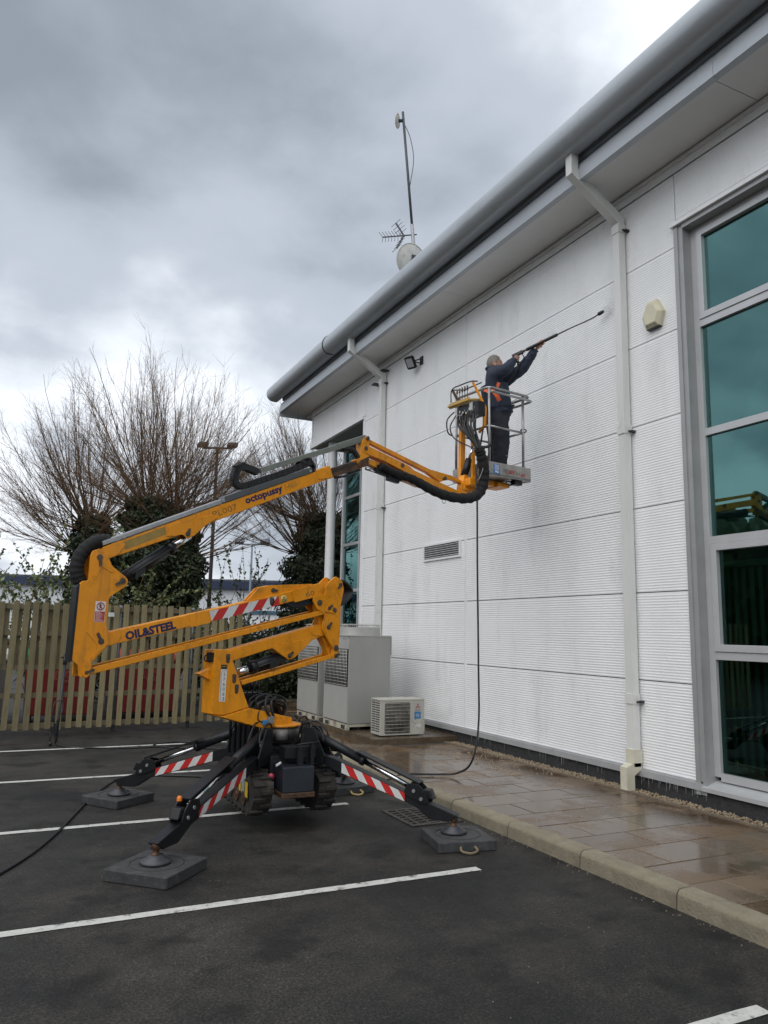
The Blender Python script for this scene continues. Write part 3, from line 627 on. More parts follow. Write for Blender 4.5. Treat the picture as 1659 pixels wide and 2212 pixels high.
# ------------------------------------------------------------------ spider boom lift
C0 = V((2.347, 7.082, 0)); PHI = rad(74)
AX = V((math.sin(PHI), math.cos(PHI), 0)); NX = V((math.cos(PHI), -math.sin(PHI), 0))   # along the boom / towards the camera
KW = .64      # half-widths below are drawn on a wider boom; this brings them to the real slim section
def AP(s, z, w=0.0): return C0+AX*s+NX*(w*KW)+V((0, 0, z))
AF = (C0.copy(), AX, V((0, 0, 1)), AX.cross(V((0, 0, 1))))      # normal = AX x Z
SG = 1 if AF[3].dot(NX) > 0 else -1
lift = thing('boom_lift', 'yellow spider boom lift with striped black outriggers on the car park', 'boom lift', C0)
M_YEL = mat('lift_yellow', (.74, .275, .005), .38, var=.10, vscale=3.5, spots=(.30, .115, .012), spot_scale=5.5, spot_th=(.54, .80), spec=.45, rvar=.16, bump=.04, bscale=9)
def chips(m_):
    t = m_.node_tree; N = t.nodes; L = t.links.new; b_ = N['Principled BSDF']
    tcn = N.new('ShaderNodeTexCoord'); n = N.new('ShaderNodeTexNoise'); n.inputs['Scale'].default_value = 17; n.inputs['Detail'].default_value = 9; n.inputs['Roughness'].default_value = .8; L(tcn.outputs['Object'], n.inputs['Vector'])
    mr = N.new('ShaderNodeMapRange'); mr.inputs[1].default_value = .665; mr.inputs[2].default_value = .69; L(n.outputs[0], mr.inputs[0])
    src = b_.inputs['Base Color'].links[0].from_socket; mm = N.new('ShaderNodeMixRGB'); L(mr.outputs[0], mm.inputs[0]); L(src, mm.inputs[1]); mm.inputs[2].default_value = (.045, .025, .014, 1); L(mm.outputs[0], b_.inputs['Base Color'])
    # edge wear: a bevel-radius normal differs from the true one only near edges
    g_ = N.new('ShaderNodeNewGeometry'); bv_ = N.new('ShaderNodeBevel'); bv_.samples = 4; bv_.inputs['Radius'].default_value = .012
    dt = N.new('ShaderNodeVectorMath'); dt.operation = 'DOT_PRODUCT'; L(bv_.outputs[0], dt.inputs[0]); L(g_.outputs['True Normal'], dt.inputs[1])
    ed_ = N.new('ShaderNodeMapRange'); ed_.inputs[1].default_value = .995; ed_.inputs[2].default_value = .90; L(dt.outputs['Value'], ed_.inputs[0])
    n3 = N.new('ShaderNodeTexNoise'); n3.inputs['Scale'].default_value = 26; n3.inputs['Detail'].default_value = 6; n3.inputs['Roughness'].default_value = .75; L(tcn.outputs['Object'], n3.inputs['Vector'])
    nm = N.new('ShaderNodeMapRange'); nm.inputs[1].default_value = .50; nm.inputs[2].default_value = .60; L(n3.outputs[0], nm.inputs[0])
    ml = N.new('ShaderNodeMath'); ml.operation = 'MULTIPLY'; L(ed_.outputs[0], ml.inputs[0]); L(nm.outputs[0], ml.inputs[1])
    m4 = N.new('ShaderNodeMixRGB'); L(ml.outputs[0], m4.inputs[0]); L(mm.outputs[0], m4.inputs[1]); m4.inputs[2].default_value = (.05, .03, .018, 1)
    # rain-washed grime running down
    mp2 = N.new('ShaderNodeMapping'); mp2.inputs['Scale'].default_value = (9, 9, 1.1); L(tcn.outputs['Object'], mp2.inputs[0]); n5 = N.new('ShaderNodeTexNoise'); n5.inputs['Scale'].default_value = 2.2; n5.inputs['Detail'].default_value = 6; L(mp2.outputs[0], n5.inputs['Vector'])
    m5 = N.new('ShaderNodeMapRange'); m5.inputs[1].default_value = .52; m5.inputs[2].default_value = .75; m5.inputs[4].default_value = .6; L(n5.outputs[0], m5.inputs[0])
    m6 = N.new('ShaderNodeMixRGB'); L(m5.outputs[0], m6.inputs[0]); L(m4.outputs[0], m6.inputs[1]); m6.inputs[2].default_value = (.36, .15, .02, 1); L(m6.outputs[0], b_.inputs['Base Color'])
    return m_
chips(M_YEL)
M_BLACK = mat('frame_black', (.010, .011, .0135), .42, .0, spec=.35, var=.25, vscale=8, spots=(.035, .032, .03), spot_scale=14, spot_th=(.62, .8), bump=.1, bscale=60)
M_RUB = mat('hose_black', (.012, .012, .013), .5, var=.2, vscale=20)
M_CHROME = mat('chrome', (.75, .76, .78), .12, 1.0, var=.05)
M_STEEL = mat('pin_steel', (.10, .085, .07), .45, .6, var=.3, vscale=30)
M_RUST = mat('rusty_steel', (.075, .045, .03), .6, .4, var=.4, vscale=14, spots=(.20, .09, .035), spot_scale=12, spot_th=(.5, .65))
M_TRAY = mat('tray_grey', (.10, .105, .11), .4, .3, var=.12)
M_ALU = mat('cover_alu', (.36, .365, .37), .35, .6, var=.15, vscale=8)
M_CARR = mat('carrier_grey', (.20, .215, .19), .5, .3, var=.15)
M_RED = mat('tape_red', (.50, .025, .022), .35, var=.12, vscale=10); M_WHT = mat('tape_white', (.60, .61, .60), .35, var=.1, vscale=10)
M_NAVY = mat('ink_navy', (.012, .014, .07), .5, var=.1); M_INK = mat('ink_black', (.015, .015, .017), .5, var=.1)
M_GALVB = mat('basket_galv', (.34, .345, .345), .4, .75, var=.15, vscale=25)
def pr(name, poly, w0, w1, m_=None, parent=None, rnd=0.0, bevel=.004):
    q = MB(); q.prism(rpoly(poly, rnd) if rnd else poly, AF, SG*w0*KW, SG*w1*KW); return q.build(name, m_ or M_YEL, parent or lift, bevel=bevel)
def pr2(name, poly, wi, wo, m_=None, parent=None, rnd=0.0, bevel=.003):
    """a pair of side plates: near one and far one, each its own part"""
    a = pr(name, poly, wi, wo, m_, parent, rnd, bevel); pr(name, poly, -wo, -wi, m_, parent, rnd, bevel); return a
def pin(s, z, w=.15, r=.017, parent=None, keeper=None):
    q = MB(); q.cyl(AP(s, z, -w), AP(s, z, w+.010), r, 14); q.cyl(AP(s, z, w-.004), AP(s, z, w+.004), r*1.45, 14)
    if keeper: q.bar(AP(s, z, w+.006), AP(s+keeper[0], z+keeper[1], w+.006), .022, .01, up=NX); q.cyl(AP(s+keeper[0], z+keeper[1], w), AP(s+keeper[0], z+keeper[1], w+.018), .011, 8)
    return q.build('pin', M_STEEL, parent or lift)
def band(q, pts, th, w0, w1, mi=0):
    """strip of constant thickness along a path in the boom plane"""
    P = [V((a, c)) for a, c in pts]; up_, dn = [], []
    for i, p in enumerate(P):
        d = (P[min(i+1, len(P)-1)]-P[max(i-1, 0)]).normalized(); n_ = V((-d.y, d.x)); up_.append(p+n_*th/2); dn.append(p-n_*th/2)
    for i in range(len(P)-1):
        q.prism([tuple(up_[i]), tuple(up_[i+1]), tuple(dn[i+1]), tuple(dn[i])], AF, SG*w0*KW, SG*w1*KW, mi)

# --- elbow frame at the left
tail = [(-1.90, 2.29), (-1.885, 2.34), (-1.827, 2.362), (-1.775, 2.34), (-1.717, 2.227), (-1.60, 2.15), (-1.57, 2.115), (-1.585, 2.075), (-1.723, 1.97), (-1.731, 1.754), (-1.704, 1.65), (-1.70, 1.593), (-1.845, 1.437), (-1.862, 1.345), (-1.915, 1.345), (-1.93, 1.436), (-1.985, 1.48), (-1.972, 2.065), (-1.945, 2.096), (-1.90, 2.096)]
tb = pr('elbow_plate', tail, .112, .142, rnd=.02, bevel=.003); pr('elbow_plate', [(max(a, -1.905), c) for a, c in tail if not (a < -1.92 and c < 1.44)], -.142, -.112, rnd=.01, bevel=.003)
pr('elbow_web', [(-1.90, 2.04), (-1.74, 1.95), (-1.745, 1.7), (-1.86, 1.46), (-1.90, 1.485)], -.112, .112)
star = [(-1.89, 1.695), (-1.875, 1.705), (-1.775, 1.668), (-1.742, 1.735), (-1.724, 1.74), (-1.712, 1.655), (-1.70, 1.60), (-1.735, 1.565), (-1.77, 1.545), (-1.84, 1.44), (-1.853, 1.45), (-1.79, 1.585), (-1.815, 1.62)]
pr('elbow_boss', star, .142, .150, parent=tb, rnd=.012, bevel=.002)
pr('elbow_ear', [(-1.87, 2.27), (-1.85, 2.34), (-1.80, 2.33), (-1.75, 2.24), (-1.70, 2.19), (-1.72, 2.17), (-1.80, 2.215), (-1.855, 2.10), (-1.87, 2.12)], .142, .150, parent=tb, rnd=.015, bevel=.002)
pr('edge_guard', [(-1.988, 2.05), (-1.968, 2.07), (-1.98, 1.47), (-2.0, 1.46)], -.02, .148, M_BLACK, bevel=.003)
for s, z, k in ((-1.827, 2.29, (.01, -.06)), (-1.623, 2.112, (-.05, -.03)), (-1.765, 1.622, (-.03, .06)), (-1.86, 1.435, (.0, .0)), (-1.862, 1.38, (.05, .02))): pin(s, z, .152, keeper=k if k != (.0, .0) else None)
pr('link_plate', [(-1.90, 1.43), (-1.885, 1.475), (-1.84, 1.475), (-1.825, 1.43), (-1.835, 1.36), (-1.865, 1.335), (-1.895, 1.36)], .146, .162, rnd=.02)
# black hose boot curling round the elbow pivot
q = MB(); pth = [(-1.72, 2.44), (-1.80, 2.43), (-1.88, 2.385), (-1.945, 2.30), (-1.965, 2.20), (-1.945, 2.12), (-1.90, 2.06)]
pp = smooth_path([AP(s, z, -.02) for s, z in pth], 10); q.tube(pp, [.056+.003*math.sin(i*1.35) for i in range(len(pp))], 14); q.build('hose_boot', mat('boot_fabric', (.008, .008, .009), .85, var=.3, vscale=30, bump=.4, bscale=50), lift)
# warning sign on the elbow
sg_ = pr('warning_sign', [(-1.832, 1.776), (-1.751, 1.775), (-1.746, 1.938), (-1.831, 1.938)], .1425, .1440, mat('sign_white', (.66, .66, .64), .4, var=.04), parent=tb, bevel=0)
pr('sign_red_panel', [(-1.829, 1.779), (-1.754, 1.778), (-1.75, 1.858), (-1.829, 1.858)], .1440, .1446, mat('sign_red', (.42, .03, .03), .4, var=.06), parent=tb, bevel=0)
q = MB(); cs, cz = -1.789, 1.90
q.tube([AP(cs+.029*math.cos(a), cz+.029*math.sin(a), .1448) for a in [k*math.pi/12 for k in range(24)]], .0042, 4, closed=True)
q.bar(AP(cs-.021, cz+.021, .1448), AP(cs+.021, cz-.021, .1448), .006, .001, up=NX); q.build('prohibition_ring', MATS['sign_red'], tb)
q = MB(); q.lathe([(0, .001), (.0055, .001), (.0055, 0)], AP(cs, cz+.017, .1445), NX, 10); q.bar(AP(cs, cz+.012, .1447), AP(cs, cz-.005, .1447), .008, .001, up=NX); q.bar(AP(cs, cz-.004, .1447), AP(cs-.008, cz-.024, .1447), .005, .001, up=NX); q.bar(AP(cs, cz-.004, .1447), AP(cs+.008, cz-.024, .1447), .005, .001, up=NX); q.bar(AP(cs-.014, cz-.002, .1447), AP(cs+.014, cz+.008, .1447), .004, .001, up=NX); q.build('walking_figure', M_INK, tb)
q = MB()
for k in range(8):
    z = 1.85-.009*k; q.bar(AP(-1.823, z, .1449), AP(-1.823+.062*(.6+.4*((k*37) % 5)/4), z, .1449), .003, .0005, up=NX)
q.build('sign_print', M_WHT, tb)

# --- upper telescopic boom
ub = pr('upper_boom', [(-1.80, 2.345), (-1.782, 2.384), (-.724, 2.868), (.503, 3.414), (.543, 3.308), (-.86, 2.668), (-1.158, 2.527), (-1.735, 2.287)], -.08, .08, bevel=.006)
pr('boom_collar', [(.37, 3.262), (.335, 3.352), (.507, 3.43), (.556, 3.306)], -.09, .09, parent=ub)
pr2('boom_lug', [(-1.255, 2.52), (-1.225, 2.62), (-1.02, 2.70), (-.80, 2.76), (-.76, 2.74), (-.878, 2.655), (-.985, 2.55), (-1.05, 2.515), (-1.10, 2.55), (-1.16, 2.53)], .080, .094, parent=ub, rnd=.018)
pr('lug_recess', [(-1.13, 2.655), (-1.12, 2.685), (-.99, 2.745), (-.965, 2.735), (-.975, 2.708), (-1.105, 2.65)], .0945, .0965, parent=ub, rnd=.014, bevel=.001)
pr('boom_heel', [(-1.80, 2.345), (-1.782, 2.384), (-1.66, 2.44), (-1.60, 2.42), (-1.66, 2.33), (-1.735, 2.287)], .08, .09, parent=ub, rnd=.02, bevel=.002)
pr('label_ghost', [(-1.626, 2.437), (-1.264, 2.603), (-1.241, 2.541), (-1.604, 2.371)], .0803, .0812, mat('faded_label', (.30, .20, .05), .6, var=.15, vscale=14), parent=ub, bevel=0)
pr('boom_cover', [(-1.79, 2.390), (-1.80, 2.425), (-.735, 2.912), (-.724, 2.874)], -.085, .085, M_ALU, bevel=.005)
pr('hose_tray', [(-.715, 2.876), (-.70, 2.945), (.278, 3.376), (.290, 3.325)], -.088, .088, M_TRAY, bevel=.004)
for s, z in ((-1.62, 2.478), (-.71, 2.905), (.262, 3.335)):
    q = MB(); q.cyl(AP(s, z, .085), AP(s, z, .094), .014, 10); q.build('bolt', M_ALU, lift)
ang = math.atan2(3.093-2.912, -.063+.472); bu = AX*math.cos(ang)+V((0, 0, math.sin(ang))); bv = -AX*math.sin(ang)+V((0, 0, math.cos(ang)))
text('boom_name', 'octopussy', AP(-.468, 2.905, .0805), bu, bv, .066, M_NAVY, ub, width=.45, bold=.042, depth=.001)
text('boom_number', '1465', AP(-.025, 3.098, .0805), bu, bv, .06, MATS['faded_label'], ub, width=.15, outline=True, depth=.001)
text('fleet_code', 'PL007', AP(-.80, 2.735, .0805), bu, bv, .058, mat('faded_stencil', (.22, .12, .03), .7, var=.4, vscale=60), ub, width=.27, depth=.001)
# cable chain looping over the tray and back along the carrier
q = MB(); pth = [(.30, 3.44), (.0, 3.29), (-.30, 3.155), (-.47, 3.083), (-.54, 3.075), (-.577, 3.12), (-.573, 3.19), (-.54, 3.237), (-.48, 3.262), (-.42, 3.255), (-.33, 3.235)]
pp = smooth_path([V((a, c, 0)) for a, c in pth], 5)
for i in range(len(pp)-1): band(q, [(pp[i].x, pp[i].y), (pp[i].x*.06+pp[i+1].x*.94, pp[i].y*.06+pp[i+1].y*.94)], .062, -.055, .055)
q.build('cable_chain', mat('chain_plastic', (.014, .014, .015), .55, var=.2), lift, bevel=.003)
q = MB()
for k in range(3): q.tube(smooth_path([AP(-.44, 3.265, -.03+.03*k), AP(-.49, 3.30, -.03+.03*k), AP(-.53, 3.30-.01*k, -.03+.03*k), AP(-.59, 3.25, -.03+.03*k)], 5), .009, 6)
q.build('chain_hoses', M_RUB, lift); q = MB()
for k in range(9):
    w_ = -.05+.012*k; r_ = .052+.007*(k % 4); q.tube(smooth_path([AP(.02+.03*k, 3.30+.012*k, w_), AP(.16, 3.40+.01*(k % 3), w_), AP(.26, 3.415+r_, w_), AP(.33, 3.40, w_), AP(.33, 3.345, w_), AP(.26, 3.335, w_)], 6), .011, 6)
q.build('hose_bundle', M_RUB, lift)
pr('hose_carrier', [(-.318, 3.278), (-.30, 3.232), (.955, 3.762), (1.0, 3.79), (1.005, 3.84), (.98, 3.835)], -.05, .05, M_CARR, bevel=.004)
pr('carrier_sleeve', [(.62, 3.64), (.60, 3.682), (.985, 3.85), (1.02, 3.855), (.975, 3.79)], -.055, .055, M_CARR, bevel=.004)
pr('inner_boom', [(.45, 3.372), (.45, 3.27), (.958, 3.478), (.955, 3.579)], -.06, .06, M_RUST)
pr('inner_boom_strip', [(.552, 3.36), (.545, 3.385), (.945, 3.553), (.95, 3.53)], .0602, .063, mat('grease_dark', (.02, .016, .014), .4, var=.2), bevel=0)
q = MB(); q.tube([AP(.60, 3.32, .03), AP(.75, 3.36, .04), AP(.95, 3.46, .03)], .012, 6); q.tube(smooth_path([AP(.70, 3.66, .0), AP(.84, 3.66, .02), AP(.92, 3.58, .02), AP(.97, 3.50, .0)], 5), .03, 8); q.build('hose_run', M_RUB, lift)
# lift cylinder of the upper boom
def ram(s0, z0, s1, z1, f, r, w=0, name='ram'):
    p0, p1 = AP(s0, z0, w), AP(s1, z1, w); pm_ = p0.lerp(p1, f)
    q = MB(); q.cyl(p0, pm_, r, 20); q.cyl(pm_-(p1-p0).normalized()*.05, pm_+(p1-p0).normalized()*.004, r*1.12, 20); o = q.build(name, M_BLACK, lift)
    q = MB(); q.cyl(pm_, p1, r*.66, 18); q.build('rod', M_CHROME, o)
    q = MB(); nn_ = (p1-p0).normalized(); up_ = V((0, 0, 1)); sd2 = NX
    q.tube([p0+sd2*(r+.012)+nn_*.08, p0+sd2*(r+.014)+(p1-p0)*f*.55, p0+sd2*(r+.012)+(p1-p0)*f*.9], .010, 6); q.obox(p0+nn_*.16+sd2*(r+.012)-V((0, 0, .03)), nn_*.05, sd2*.02, V((0, 0, .025))); q.build('port_block', M_RUB, o); return o
ram(-1.60, 2.125, -1.005, 2.553, .74, .052)
pin(-1.05, 2.56, .10, .016, keeper=(.01, .04))

# --- knuckle and jib
pr('knuckle', [(1.012, 3.845), (1.05, 3.815), (1.05, 3.649), (1.035, 3.508), (.928, 3.478), (.886, 3.512), (.862, 3.555), (.932, 3.590), (.938, 3.727), (.955, 3.79)], -.075, .075, rnd=.015)
pr('knuckle_wear', [(1.047, 3.62), (1.035, 3.508), (.928, 3.478), (.886, 3.512), (.93, 3.56)], .0752, .077, M_RUST, rnd=.01, bevel=0)
jb = pr('jib_arm', [(.957, 3.69), (.961, 3.725), (.99, 3.742), (1.03, 3.735), (1.648, 3.612), (1.72, 3.574), (1.953, 3.531), (2.60, 3.415), (2.60, 3.375), (2.475, 3.384), (1.789, 3.474), (1.525, 3.545), (1.27, 3.603), (1.036, 3.636), (.975, 3.655)], .03, .085, rnd=.012)
pr('jib_arm', [(.957, 3.69), (.99, 3.742), (1.03, 3.735), (1.648, 3.612), (1.72, 3.574), (2.60, 3.415), (2.60, 3.375), (1.789, 3.474), (1.27, 3.603), (.975, 3.655)], -.085, -.03, rnd=.012)
pr('jib_tie', [(1.02, 3.835), (1.06, 3.818), (2.006, 3.632), (2.379, 3.614), (2.78, 3.535), (2.80, 3.505), (2.70, 3.49), (2.51, 3.555), (2.392, 3.566), (2.241, 3.535), (2.191, 3.506), (2.11, 3.535), (1.983, 3.585), (1.05, 3.78)], -.045, .045, rnd=.012)
pr('jib_underplate', [(1.05, 3.60), (1.06, 3.54), (1.40, 3.47), (1.85, 3.40), (1.90, 3.44), (1.5, 3.54)], -.07, .05, bevel=.003)
for s, z, k in ((.993, 3.70, None), (1.016, 3.815, None), (1.54, 3.60, None), (2.24, 3.557, None)): pin(s, z, .092, .017)
q = MB(); q.bar(AP(1.03, 3.49, .02), AP(1.20, 3.475, .03), .03, .03, up=NX); q.bar(AP(1.17, 3.51, .03), AP(1.55, 3.46, .03), .09, .055, up=NX); q.bar(AP(1.33, 3.44, .05), AP(1.50, 3.425, .05), .08, .05, up=NX); q.build('jib_valve', M_BLACK, lift, bevel=.004)
q = MB(); q.tube([AP(1.02, 3.485, .05), AP(1.15, 3.478, .05)], .012, 8); q.build('jib_rod', M_CHROME, lift)
SLV = [(1.204, 3.54, .06), (1.424, 3.487, .07), (1.668, 3.454, .09), (1.883, 3.383, .12), (2.123, 3.322, .16), (2.418, 3.319, .21), (2.598, 3.386, .25), (2.671, 3.536, .28), (2.654, 3.707, .30), (2.602, 3.865, .30), (2.562, 3.941, .30)]
pp = smooth_path([AP(s, z, w_/KW) for s, z, w_ in SLV], 12); q = MB(); rnr = random.Random(5)
q.tube(pp, [(.042+.022*min(1, i/70))*(1+.07*math.sin(i*1.1)+rnr.uniform(-.04, .04)) for i in range(len(pp))], 12); q.build('hose_sleeve', MATS['boot_fabric'], lift)
q = MB(); pp2 = smooth_path([AP(s, z, .17) for s, z in ((1.5, 3.50), (1.75, 3.46), (2.0, 3.40), (2.3, 3.35), (2.55, 3.33))], 8); q.tube(pp2, [.022+.003*math.sin(i*1.7) for i in range(len(pp2))], 8)
q.tube(smooth_path([AP(2.15, 3.32, .17), AP(2.13, 3.25, .18), AP(2.17, 3.24, .18), AP(2.2, 3.29, .18)], 5), .003, 4); q.build('loose_hose', M_RUB, lift)
pr('jib_head', [(2.55, 3.40), (2.54, 3.50), (2.60, 3.66), (2.655, 3.66), (2.68, 3.53), (2.80, 3.545), (2.835, 3.50), (2.76, 3.42), (2.66, 3.405)], -.06, .075, rnd=.02)
pr('jib_head_fork', [(2.70, 3.47), (2.75, 3.60), (2.84, 3.62), (2.90, 3.52), (2.86, 3.42), (2.76, 3.42)], -.05, .05, rnd=.02)

# --- lower boom, ties, right-hand link
lb = pr('lower_boom', [(-1.76, 1.66), (-1.70, 1.695), (-.80, 1.900), (.50, 2.218), (.60, 2.23), (.60, 2.13), (.50, 2.112), (-.784, 1.797), (-1.69, 1.587), (-1.76, 1.585)], -.09, .09, bevel=.006)
pr('boom_sleeve', [(-.99, 1.858), (-.80, 1.904), (-.784, 1.79), (-.975, 1.742)], .0905, .0955, parent=lb, bevel=.002)
pr('boom_heel', [(-1.71, 1.70), (-1.66, 1.69), (-1.58, 1.675), (-1.62, 1.605), (-1.70, 1.585)], .09, .10, parent=lb, rnd=.015, bevel=.002)
pr('boom_cheek', [(.08, 2.105), (.09, 2.125), (.52, 2.232), (.60, 2.23), (.60, 2.105), (.50, 2.10), (.12, 2.005)], .0905, .104, parent=lb, rnd=.012, bevel=.002)
pr2('ram_hump', [(-.40, 2.0), (-.275, 2.130), (-.152, 2.158), (.35, 2.20), (.36, 2.15)], .03, .06, parent=lb, rnd=.015)
pr('hump_top', [(-.275, 2.130), (-.152, 2.157), (.35, 2.199), (.352, 2.185), (-.15, 2.143), (-.268, 2.118)], -.03, .03, parent=lb, bevel=.002)
pin(-.118, 2.112, .07, .015, keeper=(.04, .0))
ang = math.atan2(1.74-1.633, -1.097+1.548); bu = AX*math.cos(ang)+V((0, 0, math.sin(ang))); bv = -AX*math.sin(ang)+V((0, 0, math.cos(ang)))
text('maker_name', 'OIL&STEEL', AP(-1.545, 1.634, .0908), bu, bv, .066, M_NAVY, lb, width=.455, bold=.05, depth=.001)
sa, sb, sc_, sd3 = (-.795, 1.893), (-.067, 2.061), (-.043, 1.976), (-.765, 1.805)
def tape(fr3, quad, n, slant, d0, d1, first_red=True, parent=None, name='hazard_tape', gap=None):
    """slanting red and white bands filling a quad (a,b top edge; d,c bottom edge)"""
    a, b_, c_, d_ = [V(p) for p in quad]; q = MB()
    def pt_(t, v_): return (a.lerp(b_, t)).lerp(d_.lerp(c_, t), v_)
    for k in range(-2, n+2):
        t0, t1 = k/n, (k+1)/n
        # band edges shift by 'slant' from top to bottom
        poly = []
        ts = [(t0+slant, 0), (t1+slant, 0), (t1, 1), (t0, 1)]
        # clip to 0..1 in t
        def clip(pl, lim, sgn):
            o_ = []
            for i in range(len(pl)):
                p, r_ = pl[i], pl[(i+1) % len(pl)]; pi, ri = sgn*(p[0]-lim) >= 0, sgn*(r_[0]-lim) >= 0
                if pi: o_.append(p)
                if pi != ri: f = (lim-p[0])/(r_[0]-p[0]); o_.append((lim, p[1]+f*(r_[1]-p[1])))
            return o_
        pl = clip(ts, 0, 1)
        if len(pl) > 2: pl = clip(pl, 1, -1)
        if len(pl) < 3: continue
        q.prism([tuple(pt_(*p)) for p in pl], fr3, d0, d1, (k+(0 if first_red else 1)) % 2)
    return q.build(name, [M_RED, M_WHT], parent)
tape(AF, (sa, sb, sc_, sd3), 7, .13, SG*.0906*KW, SG*.0922*KW, True, lb)
pr('tape_rust', [(-.17, 2.04), (-.12, 2.05), (-.10, 2.0), (-.125, 1.965), (-.155, 1.965), (-.16, 2.0)], .0917, .0922, M_RUST, parent=lb, rnd=.015, bevel=0)
q = MB(); q.lathe([(0, .0005), (.037, .0005), (.037, 0)], AP(-.0, 2.035, .0955-.004), NX, 28); q.build('round_label', mat('label_ochre', (.55, .40, .12), .5, var=.08), lb)
q = MB(); q.bar(AP(-.012, 2.052, .0925), AP(.008, 2.052, .0925), .006, .0006, up=NX); q.bar(AP(-.002, 2.05, .0925), AP(-.018, 2.012, .0925), .005, .0006, up=NX); q.bar(AP(.006, 2.04, .0925), AP(.016, 2.012, .0925), .005, .0006, up=NX); q.bar(AP(-.02, 2.03, .0925), AP(.02, 2.034, .0925), .004, .0006, up=NX); q.build('label_figure', M_INK, lb)
text('fleet_code', '60', AP(.255, 2.065, .1045), bu, bv, .05, MATS['faded_stencil'], lb, width=.11, depth=.001)
q = MB(); q.bar(AP(.04, 2.005, .02), AP(.42, 2.085, .02), .10, .07, up=NX); q.bar(AP(.08, 1.985, .06), AP(.30, 2.02, .06), .05, .03, up=NX); q.tube(smooth_path([AP(.02, 2.0, .07), AP(.12, 1.96, .08), AP(.25, 1.985, .08), AP(.36, 2.02, .07)], 5), .012, 6); q.build('boom_valve', M_BLACK, lift, bevel=.003)
link = [(.468, 2.177), (.599, 2.29), (.686, 2.255), (.714, 2.158), (.68, 2.014), (.677, 1.716), (.662, 1.499), (.618, 1.458), (.574, 1.49), (.592, 1.56), (.456, 1.745), (.456, 1.81), (.481, 1.867), (.459, 1.913), (.379, 1.95), (.325, 2.031), (.345, 2.08), (.472, 2.099)]
lk = pr2('link_plate', link, .112, .142, rnd=.02)
pr('link_web', [(.60, 2.22), (.69, 2.2), (.66, 1.6), (.60, 1.56), (.56, 1.75), (.60, 2.0)], -.112, .112)
pr('link_web', [(.40, 2.02), (.48, 2.06), (.53, 1.9), (.50, 1.76), (.60, 1.60), (.64, 1.47), (.59, 1.47), (.46, 1.74)], -.06, .06)
pr('link_boss', [(.58, 2.20), (.60, 2.275), (.68, 2.25), (.705, 2.16), (.68, 2.06), (.65, 2.10)], .142, .150, parent=lk, rnd=.015, bevel=.002)
pr('link_boss', [(.475, 1.80), (.50, 1.87), (.53, 1.86), (.515, 1.78), (.62, 1.55), (.60, 1.545), (.48, 1.74)], .142, .150, parent=lk, rnd=.01, bevel=.002)
pr('tie_eye', [(.47, 1.925), (.505, 1.985), (.60, 1.98), (.625, 1.945), (.60, 1.91)], .144, .156, rnd=.02)
for s, z, k in ((.663, 2.203, (-.03, -.03)), (.526, 1.961, (.03, .03)), (.592, 1.945, None), (.524, 1.775, (.03, .04)), (.629, 1.571, None), (.632, 1.491, (.03, .02)), (.405, 2.015, None)): pin(s, z, .152, .016 if k else .020, keeper=k)
for w0, w1 in ((.095, .135), (-.135, -.095)):
    pr('tie_bar', [(-1.87, 1.405), (-1.84, 1.412), (.545, 1.966), (.56, 1.93), (.52, 1.912), (-1.84, 1.36)], w0, w1)
    pr('lower_tie_bar', [(-.45, 1.275), (.60, 1.512), (.65, 1.505), (.645, 1.472), (.60, 1.468), (-.43, 1.24)], w0-.01*(1 if w0 > 0 else -1), w1-.01*(1 if w0 > 0 else -1))
pr('tie_channel', [(-1.82, 1.41), (.50, 1.95), (.50, 1.94), (-1.82, 1.40)], .03, .095, M_RUST, bevel=0)
q = MB()
for k in range(5):
    w_ = -.06+.03*k; q.tube(smooth_path([AP(.62, 2.16, w_), AP(.70, 2.245, w_), AP(.79, 2.225, w_), AP(.83+.008*k, 2.14, w_), AP(.79, 2.05, w_), AP(.70, 2.0, w_)], 6), .018, 8)
q.build('hose_loop', M_RUB, lift)
la = pr('lower_arm', [(-.62, 1.535), (-.571, 1.552), (.426, 1.798), (.52, 1.79), (.53, 1.70), (.489, 1.687), (.355, 1.645), (.15, 1.475), (.09, 1.455), (.04, 1.477), (-.11, 1.567), (-.502, 1.460), (-.60, 1.44)], -.09, .09, rnd=.012, bevel=.006)
pr('arm_heel', [(-.60, 1.535), (-.46, 1.566), (-.40, 1.545), (-.455, 1.482), (-.52, 1.462), (-.60, 1.45)], .09, .10, parent=la, rnd=.02, bevel=.002)
pr('arm_cheek', [(.33, 1.72), (.35, 1.775), (.43, 1.797), (.52, 1.78), (.52, 1.70), (.45, 1.685), (.37, 1.69)], .09, .10, parent=la, rnd=.02, bevel=.002)
pr('arm_lug', [(-.12, 1.575), (-.08, 1.612), (.02, 1.60), (.16, 1.64), (.30, 1.645), (.34, 1.632), (.15, 1.478), (.09, 1.458), (.04, 1.48)], .09, .098, parent=la, rnd=.02, bevel=.002)
pin(.085, 1.498, .11, .016, keeper=(.03, .03))
ram(.06, 1.487, -.44, 1.345, .72, .055)

